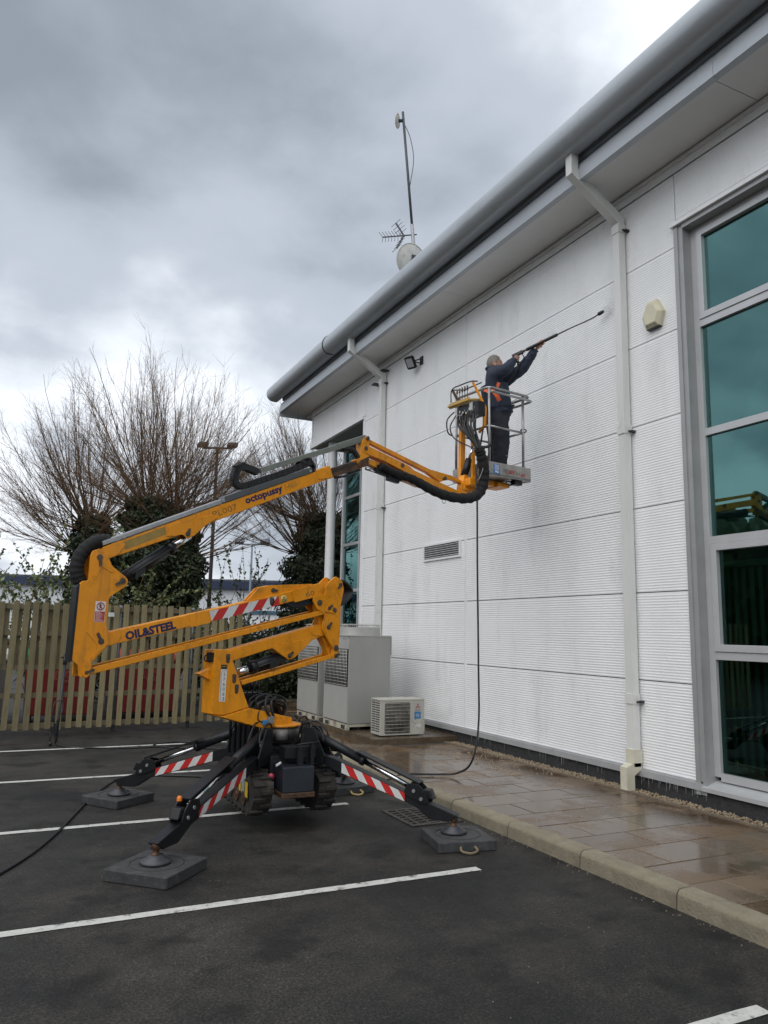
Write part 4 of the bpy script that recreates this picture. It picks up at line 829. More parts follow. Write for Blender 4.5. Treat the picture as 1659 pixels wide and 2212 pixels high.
# --- turret
tu = pr('turret', [(-.74, 1.448), (-.735, 1.556), (-.594, 1.556), (-.575, 1.507), (-.361, 1.04), (-.616, .984), (-.735, .998)], -.15, .15, bevel=.006)
pr('turret_base', [(-.735, .995), (-.615, .978), (-.361, 1.036), (.11, .925), (.125, .846), (-.21, .846)], -.17, .17, bevel=.006)
q = MB(); q.lathe([(0, .868), (.185, .868), (.192, .862), (.192, .846), (0, .846)][::-1], AP(.06, 0), (0, 0, 1), 40); q.build('slew_cap', M_YEL, lift)
pr('turret_step', [(-.12, .86), (-.11, .91), (.02, .91), (.03, .86)], .17, .19)
q = MB(); a_, b_, c_ = AP(-.80, 1.345, .03), AP(-.70, 1.365, .13), AP(-.70, 1.28, .13); d_, e_, f_ = AP(-.74, 1.385, -.10), AP(-.735, 1.37, -.13), AP(-.735, 1.28, -.13)
q.prism([(-.86, 1.345), (-.735, 1.39), (-.735, 1.285)], AF, SG*-.04, SG*.04); q.build('rest_wedge', M_YEL, lift, bevel=.004)
for s, z in ((-.604, 1.484), (-.53, 1.306), (-.499, 1.214)):
    pr('pin_cap', [(s-.022, z+.035), (s+.022, z+.035), (s+.018, z-.04), (s, z-.05), (s-.018, z-.04)], .1505, .156, M_STEEL, parent=tu, rnd=.014, bevel=.002)
    q = MB(); q.cyl(AP(s, z+.01, .15), AP(s, z+.01, .168), .014, 10); q.build('pin', M_STEEL, tu)
pr('hire_label', [(-.668, 1.385), (-.607, 1.383), (-.612, 1.100), (-.675, 1.108)], .1505, .1515, MATS['sign_white'], parent=tu, bevel=0)
pr('hire_label_head', [(-.669, 1.425), (-.606, 1.424), (-.607, 1.384), (-.668, 1.386)], .1505, .1515, mat('label_black', (.02, .02, .02), .5), parent=tu, bevel=0)
text('label_brand', 'southern', AP(-.662, 1.405, .1517), AX, (0, 0, 1), .012, mat('label_yellow', (.6, .4, .02), .5), tu, width=.05, depth=.0005)
text('label_code', '01491', AP(-.655, 1.366, .1517), AX, (0, 0, 1), .012, M_INK, tu, width=.04, depth=.0005)
for k, ch in enumerate('576063'): text('label_digit', ch, AP(-.642, 1.326-.0425*k, .1517), AX, (0, 0, 1), .03, M_INK, tu, width=.02, depth=.0005)
text('label_web', 'www.southernplant.co.uk', AP(-.666, 1.368, .1517), (0, 0, -1), AX, .011, M_INK, tu, width=.25, depth=.0005)
q = MB(); q.obox(AP(-.20, .90, .185), AX*.025, NX*.02, V((0, 0, .022))); q.build('coil_block', mat('coil_blue', (.05, .20, .38), .5, var=.1), lift, bevel=.003)
q = MB(); q.obox(AP(-.14, .918, .185), AX*.03, NX*.02, V((0, 0, .032))); q.build('manifold', mat('manifold_alu', (.33, .34, .36), .4, .6), lift, bevel=.003)
q = MB(); rh = random.Random(3)
q.tube(smooth_path([AP(-.14, .94, .185), AP(-.19, 1.02, .18), AP(-.18, 1.10, .15), AP(-.12, 1.13, .1), AP(-.06, 1.07, .08)], 6), .013, 8)
q.tube(smooth_path([AP(-.10, .94, .18), AP(-.13, 1.02, .18), AP(-.12, 1.09, .15), AP(-.05, 1.10, .05)], 6), .012, 8)
q.tube(smooth_path([AP(-.22, .90, .185), AP(-.27, .93, .18), AP(-.26, 1.0, .17), AP(-.2, 1.02, .1)], 6), .006, 6)
for k in range(9):
    w_ = rh.uniform(-.1, .12); h_ = rh.uniform(1.05, 1.15); q.tube(smooth_path([AP(-.30+.01*k, 1.02, w_), AP(-.24, h_-.03, w_), AP(-.10, h_, w_), AP(.0+.01*k, h_-.05, w_), AP(.06, .93, w_*.5)], 6), .012, 6)
q.build('turret_hoses', M_RUB, lift)
pr('hose_bracket', [(.0, .92), (.0, 1.10), (.06, 1.12), (.05, .92)], -.12, -.05, M_BLACK)
q = MB(); q.tube(smooth_path([AP(-.74, 1.53, .05), AP(-.80, 1.50, .06), AP(-.80, 1.46, .06), AP(-.745, 1.45, .05)], 6), .006, 6); q.obox(AP(-.735, 1.49, .05), AX*.02, NX*.05, V((0, 0, .04))); q.build('turret_switch', M_BLACK, lift)
# upright valve bank standing behind the slew ring
q = MB()
for k in range(6):
    x = AP(-.40+.055*k, 0, -.22); q.cyl(x+V((0, 0, .62)), x+V((0, 0, 1.18)), .012, 6); q.cyl(x+V((0, 0, 1.18)), x+V((0, 0, 1.25)), .018, 6)
q.obox(AP(-.27, 1.06, -.22), AX*.17, NX*.04, V((0, 0, .09))); q.build('valve_bank', M_BLACK, lift)

# --- chassis, slew ring
SC_ = AP(.06, 0)
q = MB(); q.lathe([(0, .70), (.15, .70), (.15, .74), (.175, .745), (.175, .842), (0, .842)], SC_, (0, 0, 1), 40); q.build('slew_ring', mat('slew_grey', (.10, .095, .09), .5, .5, var=.2), lift)
q = MB(); q.lathe([(0, .42), (.13, .42), (.125, .70), (0, .70)], SC_, (0, 0, 1), 24); q.build('pedestal', M_BLACK, lift)
q = MB(); q.cyl(SC_+V((-.05, -.19, .742)), SC_+V((-.05, -.19, .83)), .055, 20); q.build('slew_motor', mat('motor_grey', (.16, .155, .145), .6, .2, var=.2), lift)
cxm = 2.415
q = MB(); q.box((cxm-.20, 6.78, .40), (cxm+.20, 7.52, .62)); q.build('chassis', M_BLACK, lift, bevel=.008)
q = MB(); q.box((cxm-.165, 6.52, .345), (cxm+.125, 6.775, .56)); bx_ = q.build('power_pack', mat('pack_black', (.018, .022, .03), .4, var=.25, vscale=6, spots=(.07, .07, .07), spot_scale=9), lift, bevel=.008)
q = MB(); q.box((cxm-.172, 6.51, .30), (cxm+.132, 6.78, .344)); q.build('pack_skid', M_RUST, bx_, bevel=.006)
q = MB(); q.box((cxm-.12, 6.62, .62), (cxm+.17, 6.80, .71)); q.box((cxm-.02, 6.56, .561), (cxm+.03, 6.60, .72)); q.box((cxm+.10, 6.56, .561), (cxm+.13, 6.60, .75)); q.build('pack_frame', M_BLACK, bx_)
q = MB(); q.tube([(cxm-.03, 6.57, .74), (cxm+.17, 6.57, .755), (cxm+.19, 6.72, .75)], .009, 6); q.build('pack_rail', M_BLACK, bx_)
q = MB(); q.obox((cxm-.185, 6.60, .58), (.02, .0, .012), (0, .015, 0), (0, 0, .006)); q.build('pack_lever', M_WHT, bx_)
q = MB(); q.lathe([(0, .02), (.025, .02), (.03, 0)], (cxm-.215, 6.70, .46), (-.5, -1, 0), 16); q.build('tail_light', mat('lamp_red', (.35, .03, .06), .3), lift)
# --- crawler tracks (the machine is jacked clear of the ground)
M_TRK = mat('track_rubber', (.022, .020, .018), .85, var=.35, vscale=18, spots=(.055, .045, .034), spot_scale=8, spot_th=(.48, .7), bump=.4, bscale=60)
def track(x0, x1, outer):
    zb, zt_, ya, yb = .135, .50, 6.62, 7.92
    prf = rpoly([(ya+.10, zb), (yb-.10, zb), (yb, zb+.17), (yb-.04, zt_-.06), (yb-.20, zt_), (ya+.22, zt_), (ya+.02, zt_-.08), (ya, zb+.20)], .13, 6)
    fr4 = frame((0, 0, 0), (0, 1, 0), (0, 0, 1))
    q = MB(); q.prism(prf, fr4, x0, x1); o = q.build('track', M_TRK, lift, bevel=.006)
    P = [V(p) for p in prf]; L_ = [0]
    for i in range(len(P)): L_.append(L_[-1]+(P[(i+1) % len(P)]-P[i]).length)
    tot = L_[-1]; n = 46; q = MB()
    for k in range(n):
        d = tot*k/n; i = max(j for j in range(len(P)) if L_[j] <= d); a, b2 = P[i], P[(i+1) % len(P)]; t = (d-L_[i])/max(1e-6, (b2-a).length); p = a.lerp(b2, t); dr_ = (b2-a).normalized(); nr = V((dr_.y, -dr_.x)); cc = V((sum(p_.x for p_ in P)/len(P), sum(p_.y for p_ in P)/len(P)))
        if (p-cc).dot(nr) < 0: nr = -nr
        xa, xb = (x0, x0+(x1-x0)*.62) if k % 2 else (x0+(x1-x0)*.38, x1)
        q.obox(((xa+xb)/2, p.x+nr.x*.008, p.y+nr.y*.008), ((xb-xa)/2+.004, 0, 0), (0, dr_.x*.017, dr_.y*.017), (0, nr.x*.013, nr.y*.013))
    q.build('tread_lugs', M_TRK, o, bevel=.003)
    q = MB(); sx_ = x0 if outer < 0 else x1
    q.prism(rpoly([(ya+.16, .24), (yb-.16, .24), (yb-.14, .36), (yb-.28, .42), (ya+.28, .42), (ya+.14, .34)], .04, 3), fr4, sx_-.006, sx_+.006) ; q.build('side_frame', M_BLACK, o)
    for k in range(4):
        q = MB(); y = ya+.30+.22*k; q.cyl((sx_-.014, y, .25), (sx_+.014, y, .25), .06, 18); q.cyl((sx_-.02, y, .25), (sx_+.02, y, .25), .022, 10); q.build('roller', M_RUST, o)
    return o
t1_ = track(cxm-.385, cxm-.215, -1); t2_ = track(cxm+.215, cxm+.385, 1)
lx = cxm-.393
for y0, y1, z0, z1, m_ in ((6.80, 6.88, .27, .40, MATS['label_yellow']), (6.90, 7.0, .28, .41, mat('plate_grey', (.3, .3, .3), .4)), (7.02, 7.08, .29, .40, MATS['label_yellow'])):
    q = MB(); q.add([(lx, y0, z0), (lx, y1, z0), (lx, y1, z1), (lx, y0, z1)], [(0, 1, 2, 3)]); q.box((lx-.001, y0, z0), (lx, y1, z1)); q.build('track_label', m_, t1_)

# --- outriggers
M_DISC = mat('foot_disc', (.05, .052, .06), .45, .3, var=.2)
FEET = {'FL': (1.088, 5.856), 'FR': (3.522, 5.782), 'BL': (1.141, 8.281), 'BR': (3.488, 8.032)}
PADZ = .082
for key, (fx, fy) in FEET.items():
    piv = V((SC_.x, SC_.y, 0)); d = V((fx, fy, 0))-piv; R_ = d.length; d.normalize(); n_ = d.cross(V((0, 0, 1)))
    fr5 = (piv, d, V((0, 0, 1)), n_)
    def lp(r, z, t=0): return piv+d*r+n_*t+V((0, 0, z))
    k_ = R_/1.77
    og = MB(); top = [(.44, .630), (.60, .600), (1.30*k_, .385), (R_+.05, .228)]; bot = [(R_-.03, .172), (R_-.20, .176), (1.42*k_, .268), (.60, .495), (.44, .56)]
    og.prism(top+bot, fr5, -.045, .045); og = og.build('outrigger', M_BLACK, lift, bevel=.005)
    q = MB(); q.prism([(.26, .56), (.30, .86), (.40, .86), (.52, .62), (.50, .54)], fr5, .06, .075); q.prism([(.26, .56), (.30, .86), (.40, .86), (.52, .62), (.50, .54)], fr5, -.075, -.06); q.prism([(.02, .50), (.30, .50), (.34, .62), (.02, .66)], fr5, -.06, .06); q.build('shoulder_bracket', M_BLACK, og, bevel=.003)
    # hydraulic ram along the top of the leg
    a, b_ = lp(.32, .815), lp(1.42*k_, .395); m_ = a.lerp(b_, .52)
    q = MB(); q.cyl(a, m_, .040, 18); q.cyl(m_-(b_-a)*.02, m_+(b_-a)*.012, .046, 18); q.build('leg_ram', M_BLACK, og)
    q = MB(); q.cyl(m_, b_, .024, 14); q.build('leg_rod', M_CHROME, og)
    # guard running above the rod, with tape on its upper face
    gd = (b_-a).normalized(); gu = n_.cross(gd); gu = gu if gu.z > 0 else -gu
    q = MB(); p0, p1 = a.lerp(b_, .46)+gu*.055, b_+gu*.075+gd*.02; q.bar(p0, p1, .105, .016, up=gu); q.build('rod_guard', M_BLACK, og, bevel=.002)
    gfr = (p0, gd, n_, gd.cross(n_)); gs = 1 if gfr[3].dot(gu) > 0 else -1; gl = (p1-p0).length
    tape(gfr, ((gl*.22, -.05), (gl*.80, -.05), (gl*.80, .05), (gl*.22, .05)), 4, .12, gs*.0085, gs*.0095, False, og)
    q = MB(); q.bar(p0+gd*gl*.16+gu*.009, p0+gd*gl*.19+gu*.009, .092, .0015, up=gu); q.bar(p0+gd*gl*.84+gu*.009, p0+gd*gl*.86+gu*.009, .092, .0015, up=gu); q.build('yellow_mark', MATS['label_yellow'], og)
    for t0, t1 in ((.045, .057), (-.057, -.045)):
        q = MB(); q.prism(rpoly([(1.32*k_, .365), (1.35*k_, .45), (1.46*k_, .455), (1.53*k_, .39), (1.565*k_, .30), (1.48*k_, .30)], .025, 3), fr5, t0, t1); q.build('lug_plate', M_BLACK, og, bevel=.002)
        for r_, z_ in ((1.42*k_, .395), (1.49*k_, .335)):
            q = MB(); tt = t1+.003 if t0 > 0 else t0-.003; q.cyl(lp(r_, z_, tt-.004 if t0 > 0 else tt+.004), lp(r_, z_, tt+.008 if t0 > 0 else tt-.008), .015, 12); q.build('lug_bolt', M_ALU, og)
    q = MB(); q.obox(lp(1.55*k_, .375), d*.03, n_*.044, V((0, 0, .04))-d*.018); q.build('lamp_cover', M_BLACK, og, bevel=.01)
    if key in ('FL', 'BR'):
        q = MB(); q.lathe([(.02, 0), (.02, .02), (.012, .035), (0, .038)], lp(1.50*k_, .452, .02), (0, 0, 1), 14); q.build('amber_lamp', mat('lamp_amber', (.75, .2, .01), .25), og)
    # tape on both flanks of the leg
    for sgn in (1, -1):
        tape(fr5, ((.68, .566), (1.33*k_, .368), (1.33*k_, .298), (.68, .480)), 7, -.10 if sgn > 0 else -.10, sgn*.0452, sgn*.0462, False, og)
    # foot: ball stem and dished disc
    q = MB(); q.lathe([(.0, .232), (.035, .232), (.036, .18), (.022, .172), (.022, .150), (.034, .146), (.034, .138), (0, .138)][::-1], V((fx, fy, 0)), (0, 0, 1), 18); q.build('foot_stem', M_RUST, og)
    q = MB(); q.lathe([(0, .001), (.105, .001), (.112, .010), (.105, .022), (.06, .045), (.055, .058), (0, .06)], V((fx, fy, PADZ)), (0, 0, 1), 32); q.build('foot_disc', M_DISC, og)
    q = MB(); rr_ = random.Random(hash(key) % 97)
    for h_ in (.02, -.02): q.tube(smooth_path([lp(.2, .70, h_), lp(.25, .86, h_*2), lp(.36, .90, h_*3), lp(.46, .83, h_*2.5), lp(.5, .74, h_*3)], 6), .009, 6)
    q.build('leg_hose', M_RUB, og)

# spreader pads on the ground
M_PAD = mat('pad_plastic', (.036, .038, .040), .7, var=.25, vscale=12, spots=(.075, .075, .07), spot_scale=20, spot_th=(.5, .7), bump=.15, bscale=80)
def pad(cx_, cy_, ang_, sz, lab, handle=None, hm=None):
    p = thing('spreader_pad', lab, 'spreader pad', (cx_, cy_, 0), 'outrigger spreader pads')
    ux_, uy_ = V((math.cos(ang_), math.sin(ang_), 0)), V((-math.sin(ang_), math.cos(ang_), 0))
    fr6 = (V((cx_, cy_, 0)), ux_, uy_, V((0, 0, 1))); h_ = sz/2
    q = MB(); q.prism(rpoly([(-h_, -h_), (h_, -h_), (h_, h_), (-h_, h_)], .02, 3), fr6, .002, .08); q.build('slab', M_PAD, p, bevel=.006)
    q = MB(); q.tube([V((cx_, cy_, .0805))+ux_*.19*math.cos(a)+uy_*.19*math.sin(a) for a in [k*math.pi/20 for k in range(40)]], .004, 5, closed=True); q.build('ring_groove', mat('pad_groove', (.03, .03, .03), .8), p)
    if handle is not None:
        hd = V((math.cos(handle), math.sin(handle), 0)); sd4 = V((-hd.y, hd.x, 0)); e0 = V((cx_, cy_, .04))+hd*(h_-.005)
        q = MB(); q.tube(smooth_path([e0-sd4*.06, e0-sd4*.065+hd*.05-V((0, 0, .02)), e0+hd*.085-V((0, 0, .028)), e0+sd4*.065+hd*.05-V((0, 0, .02)), e0+sd4*.06], 6), .011, 8); q.build('rope_handle', hm or mat('rope_tan', (.17, .135, .085), .9, var=.2, vscale=40, bump=.4, bscale=120), p)
    for t in (-.05, .05):
        hh = handle if handle is not None else ang_+math.pi; hd = V((math.cos(hh), math.sin(hh), 0)); sd4 = V((-hd.y, hd.x, 0)); c_ = V((cx_, cy_, .0802))+hd*(h_-.07)+sd4*t
        q = MB(); q.lathe([(0, .0008), (.014, .0008), (.014, 0)], c_, (0, 0, 1), 14); q.build('rope_hole', M_JDARK, p)
pad(1.10, 5.86, rad(46), .52, 'grey plastic pad under the nearest outrigger foot', rad(136+0))
pad(3.54, 5.745, rad(-12), .50, 'dark square pad with a rope handle against the kerb', rad(-102))
pad(1.14, 8.32, rad(36), .50, 'speckled pad under the rear outrigger at far left')
pad(3.49, 8.06, rad(8), .50, 'pad with a pale rope handle behind the right track', rad(-82), mat('rope_pale', (.42, .31, .14), .9))
# ------------------------------------------------------------------ work platform
BU = V((math.sin(rad(82)), math.cos(rad(82)), 0)); BV = V((-BU.y, BU.x, 0))
NC = V((5.054, 7.523, 0)); BL_, BW = .70, .69
def BP(u, v, z): return NC+BU*u+BV*v+V((0, 0, z))
bk = MB(); bk.obox(BP(BL_/2, BW/2, 3.655), BU*BL_/2, BV*BW/2, V((0, 0, .012)))
bk = bk.build('platform', M_GALVB, lift, label='galvanised one-man platform with tubular rails')
fb = frame(BP(0, 0, 0), BU, BV)
M_KICK = mat('kick_alu', (.33, .32, .30), .5, .4, var=.18, vscale=9, spots=(.16, .14, .12), spot_scale=7, spot_th=(.55, .75))
for c, h1, h2 in ((BP(BL_/2, .006, 3.722), BU*BL_/2, BV*.006), (BP(BL_/2, BW-.006, 3.722), BU*BL_/2, BV*.006), (BP(.006, BW/2, 3.722), BU*.006, BV*(BW/2-.0125)), (BP(BL_-.006, BW/2, 3.722), BU*.006, BV*(BW/2-.0125))):
    q = MB(); q.obox(c, h1, h2, V((0, 0, .085))); q.build('kick_plate', M_KICK, bk)
TZ = 4.75
for u, v in ((.03, .03), (BL_-.10, .03), (.03, BW-.03), (BL_-.10, BW-.03)):
    q = MB(); q.tube([BP(u, v-.002, 3.70), BP(u, v-.002, TZ-.01)], .0165, 10); q.build('post', M_GALVB, bk)
def loop(z, u0, u1, v0, v1, r=.05):
    pts = rpoly([(u0, v0), (u1, v0), (u1, v1), (u0, v1)], r*1.6, 4); return [BP(a, b2, z) for a, b2 in pts]
q = MB(); q.tube(loop(TZ, .02, BL_+.02, .02, BW-.02), .0175, 10, closed=True); q.build('top_rail', M_GALVB, bk)
q = MB(); q.tube(smooth_path([BP(.03, -.005, TZ-.06), BP(.3, -.008, TZ-.06), BP(BL_-.04, -.005, TZ-.06), BP(BL_+.035, .03, TZ-.06), BP(BL_+.04, .12, TZ-.06), BP(BL_+.035, .4, TZ-.06), BP(BL_, BW-.03, TZ-.06)], 6), .016, 10); q.build('gate_rail', M_GALVB, bk)
for z in (4.26,):
    for p, r_ in (((.03, .03), (BL_-.10, .03)), ((BL_-.10, .03), (BL_-.10, BW-.03)), ((.03, BW-.03), (BL_-.10, BW-.03)), ((.03, .03), (.03, BW-.03))):
        q = MB(); q.tube([BP(*p, z), BP(*r_, z)], .0145, 8); q.build('mid_rail', M_GALVB, bk)
q = MB(); q.tube([BP(.03, BW-.03, 4.50), BP(.03, BW-.2, 4.50)], .0145, 8); q.build('mid_rail', M_GALVB, bk)
q = MB(); q.tube([BP(BL_-.10+.03*math.cos(a), .03-.02*math.cos(a)-.01, 4.285+.022*math.sin(a)) for a in [k*math.pi/6 for k in range(12)]], .008, 6, closed=True); q.build('harness_ring', M_BLACK, bk)
q = MB(); q.obox(BP(.125, -.002, 3.725), BU*.05, BV*.001, V((0, 0, .06))); q.build('blue_sticker', mat('sticker_blue', (.03, .16, .48), .4, var=.05), bk)
q = MB()
for k in range(5): q.obox(BP(.125, -.0035, 3.772-.013*k), BU*(.04-.006*(k % 2)), BV*.0004, V((0, 0, .0035)))
q.lathe([(0, .0004), (.016, .0004), (.016, 0)], BP(.11, -.0032, 3.69), -BV, 12); q.obox(BP(.14, -.0035, 3.69), BU*.012, BV*.0004, V((0, 0, .014))); q.build('sticker_print', M_WHT, bk)
fk = frame(BP(0, -.0005, 3.64), BU, (0, 0, 1)); dsg = 1 if fk[3].dot(BV) < 0 else -1
q = MB(); q.prism([(.30, .055), (.34, .10), (.43, .095), (.41, .05)], fk, dsg*.0006, dsg*.002); q.prism([(.52, .045), (.54, .085), (.60, .08), (.59, .04)], fk, dsg*.0006, dsg*.002); q.build('worn_decal', mat('worn_red', (.30, .05, .045), .6, var=.3, vscale=50, spots=(.3, .29, .27), spot_scale=60, spot_th=(.5, .6)), bk)
q = MB()
for k in range(4): q.prism([(.24+.022*k, .06), (.245+.022*k, .105), (.255+.022*k, .105), (.25+.022*k, .06)], fk, dsg*.0006, dsg*.002)
for k in range(3): q.prism([(.45+.022*k, .05), (.455+.022*k, .085), (.465+.022*k, .085), (.46+.022*k, .05)], fk, dsg*.0006, dsg*.002)
q.build('worn_print', mat('worn_grey', (.15, .15, .15), .6, var=.3, vscale=50), bk)
q = MB(); q.obox(BP(.26, BW/2-.02, 3.60), BU*.24, BV*.10, V((0, 0, .035))); q.obox(BP(.40, BW/2-.05, 3.585), BU*.10, BV*.13, V((0, 0, .028))); q.build('platform_bracket', M_YEL, lift, bevel=.012)
q = MB(); q.tube([BP(.42+.05*math.cos(a), .10, 3.60+.022*math.sin(a)) for a in [k*math.pi/8 for k in range(16)]], .008, 6, closed=True); q.obox(BP(.52, .07, 3.61), BU*.06, BV*.04, V((0, 0, .03))); q.build('tie_loop', M_BLACK, lift)
# mast between jib head and platform
q = MB(); q.bar(BP(-.10, .40, 3.52), BP(-.07, .42, 4.33), .055, .07, up=BU); q.bar(BP(-.08, .42, 4.33), BP(-.03, .30, 4.56), .05, .06, up=BU); q.build('platform_mast', M_YEL, lift, bevel=.005)
q = MB(); q.bar(BP(-.06, .22, 3.55), BP(-.05, .24, 4.10), .03, .05, up=BU); q.build('mast_brace', M_YEL, lift, bevel=.004)
a, b_ = BP(-.12, .34, 3.62), BP(-.06, .22, 4.02); q = MB(); q.cyl(a, a.lerp(b_, .62), .045, 14); q.build('levelling_ram', M_BLACK, lift); q = MB(); q.cyl(a.lerp(b_, .62), b_, .02, 10); q.build('levelling_rod', M_CHROME, lift)
q = MB(); q.obox(BP(-.05, .2, 3.56), BU*.12, BV*.05, V((0, 0, .05))); q.obox(BP(-.14, .3, 3.53), BU*.05, BV*.06, V((0, 0, .07))); q.build('mast_foot', M_YEL, lift, bevel=.012)
# control console on the near-left rail
q = MB(); q.obox(BP(-.09, .36, 4.60), BU*.11+V((0, 0, .02)), BV*.20, V((0, 0, .014))); q.obox(BP(-.17, .36, 4.585), BU*.012, BV*.19, V((0, 0, .035))); con = q.build('control_console', mat('console_ochre', (.42, .27, .07), .5, var=.15, vscale=12), lift, bevel=.004)
q = MB(); q.bar(BP(-.02, .06, 4.26), BP(-.02, .05, 4.50), .028, .04, up=BU); q.bar(BP(-.02, .05, 4.50), BP(-.11, .17, 4.82), .022, .026, up=BU); q.bar(BP(-.02, .05, 4.26), BP(-.0, .18, 4.20), .03, .025, up=BU); q.build('console_bracket', M_YEL, con, bevel=.003)
q = MB(); q.tube(smooth_path([BP(-.15, .55, 4.64), BP(-.16, .52, 4.80), BP(-.14, .36, 4.83), BP(-.13, .18, 4.83), BP(-.05, .15, 4.84)], 5), .008, 6); q.tube([BP(-.16, .52, 4.80), BP(.02, .5, 4.83), BP(.06, .2, 4.86)], .008, 6); q.build('console_guard', M_BLACK, con)
q = MB(); q.bar(BP(-.16, .50, 4.78), BP(-.13, .38, 4.56), .02, .03, up=BU); q.build('guard_stay', M_RUST, con)
for k in range(5):
    p = BP(-.14, .24+.05*k, 4.60); q = MB(); q.tube([p, p+V((0, 0, .14))], .005, 6); q.tube([p+V((0, 0, .13)), p+V((0, 0, .19))], .011, 8); q.build('lever', M_STEEL, con)
q = MB(); q.obox(BP(-.09, .13, 4.46), BU*.06, BV*.10, V((0, 0, .09))); q.obox(BP(-.10, .30, 4.50), BU*.05, BV*.12, V((0, 0, .05))); q.build('valve_block', M_BLACK, con, bevel=.006)
q = MB()
for k in range(10):
    p = BP(-.14-.01*(k % 2), .10+.03*k, 4.45-.02*(k % 3)); q.cyl(p, p+V((0, 0, .04)), .012, 6)
q.obox(BP(-.14, .15, 4.50), BU*.02, BV*.03, V((0, 0, .05))); q.build('hose_fitting', mat('fitting_zinc', (.45, .45, .43), .35, .8, var=.1), con)
q = MB(); top = AP(SLV[-1][0], SLV[-1][1]+.03, SLV[-1][2]/KW); rh = random.Random(11)
for k in range(16):
    p = BP(-.14-.01*(k % 2), .04+.024*k, 4.44-.02*(k % 3)); e_ = top+BV*rh.uniform(-.03, .03)+BU*rh.uniform(-.03, .03)-V((0, 0, .05)); m1 = p.lerp(e_, .35)-BU*rh.uniform(.02, .07)+BV*rh.uniform(-.02, .05)+V((0, 0, -.02)); q.tube(smooth_path([p, p-V((0, 0, .07)), m1, p.lerp(e_, .75)-BU*.02, e_], 5), .0125, 6)
q.tube(smooth_path([BP(-.15, .45, 4.45), BP(-.20, .50, 4.30), BP(-.17, .45, 4.15), BP(-.10, .25, 4.02), BP(-.08, .18, 3.98)], 6), .008, 6)
q.tube(smooth_path([BP(-.16, .47, 4.5), BP(-.21, .55, 4.4), BP(-.2, .55, 4.25), BP(-.16, .52, 4.2)], 6), .009, 6)
q.tube(smooth_path([BP(.05, .05, 4.28), BP(.06, .04, 4.12), BP(.02, .02, 4.0), top-V((0, 0, .02))], 6), .02, 6); q.build('console_hoses', M_RUB, lift)
q = MB(); q.tube(smooth_path([top+V((0, 0, .02)), top-V((0, 0, .12)), AP(SLV[-3][0]-.05, SLV[-3][1], SLV[-3][2]/KW+.05), AP(SLV[-4][0]-.1, SLV[-4][1], SLV[-4][2]/KW)], 6), .004, 4); q.build('tie_wire', M_ALU, lift)

# ------------------------------------------------------------------ the operator
PO = V((5.373, 7.924, 0)); PF = V((.899, -.437, 0)); PS = V((-.437, -.899, 0))
def Q(f, s, z): return PO+PF*f+PS*s+V((0, 0, z))
def skin(verts, edges, radii, sub=2, root=0):
    me = bpy.data.meshes.new('tmp'); me.from_pydata([tuple(v) for v in verts], edges, []); o = bpy.data.objects.new('tmp', me); COL.objects.link(o)
    sm_ = o.modifiers.new('s', 'SKIN'); sm_.use_smooth_shade = True
    sv = me.skin_vertices[0].data
    for i, r in enumerate(radii): sv[i].radius = r if hasattr(r, '__len__') else (r, r)
    sv[root].use_root = True
    ss = o.modifiers.new('d', 'SUBSURF'); ss.levels = sub; ss.render_levels = sub
    dg = bpy.context.evaluated_depsgraph_get(); ev = o.evaluated_get(dg); m2 = bpy.data.meshes.new_from_object(ev)
    vs = [v.co.copy() for v in m2.vertices]; fs = [tuple(p.vertices) for p in m2.polygons]
    bpy.data.objects.remove(o); bpy.data.meshes.remove(me); bpy.data.meshes.remove(m2); return vs, fs
from mathutils import noise as mnoise
def crease(vs, fs, amp, f1=11.0, f2=26.0):
    """push cloth in and out along its normals so that folds catch the light"""
    nv = [V((0, 0, 0)) for _ in vs]
    for f in fs:
        n_ = (vs[f[1]]-vs[f[0]]).cross(vs[f[2]]-vs[f[0]])
        for i in f: nv[i] += n_
    o = []
    for p, n_ in zip(vs, nv):
        if n_.length > 1e-9: n_ = n_.normalized()
        q_ = V((p.x*1.3, p.y*1.3, p.z*.8)); r_ = 1-2*abs(mnoise.noise(q_*f1)); o.append(p+n_*amp*(r_+.5*mnoise.noise(p*f2)))
    return o, fs
man = thing('person', 'worker in navy overalls aiming a pressure-washer lance from the platform', 'person', Q(.05, 0, 3.667))
M_SKIN = mat('skin', (.46, .245, .175), .5, var=.08, vscale=20); M_NAVYC = mat('navy_cloth', (.018, .027, .050), .8, var=.3, vscale=10, bump=.35, bscale=26)
M_HAIR = mat('grey_hair', (.17, .155, .135), .7, var=.35, vscale=60, bump=.5, bscale=120); M_ORG = mat('harness_orange', (.62, .10, .02), .6, var=.1)
# joints
J = {'pel': (.06, 0, 4.48), 'wst': (.055, 0, 4.72), 'chs': (.02, 0, 4.95), 'nck': (-.005, 0, 5.09), 'hd': (.02, 0, 5.17),
     'shR': (-.03, .16, 5.02), 'elR': (.15, .23, 5.06), 'wrR': (.265, .10, 5.235), 'shL': (.10, -.13, 5.03), 'elL': (.37, .01, 5.12), 'wrL': (.535, .17, 5.36),
     'hpR': (.07, .09, 4.42), 'knR': (.10, .12, 4.15), 'anR': (.075, .12, 3.78), 'hpL': (.05, -.09, 4.42), 'knL': (.09, -.11, 4.15), 'anL': (.0, -.12, 3.78)}
P_ = {k: Q(*v) for k, v in J.items()}
bd = MB()
names = ['pel', 'wst', 'chs', 'nck', 'hd', 'shR', 'elR', 'wrR', 'shL', 'elL', 'wrL', 'hpR', 'knR', 'anR', 'hpL', 'knL', 'anL']
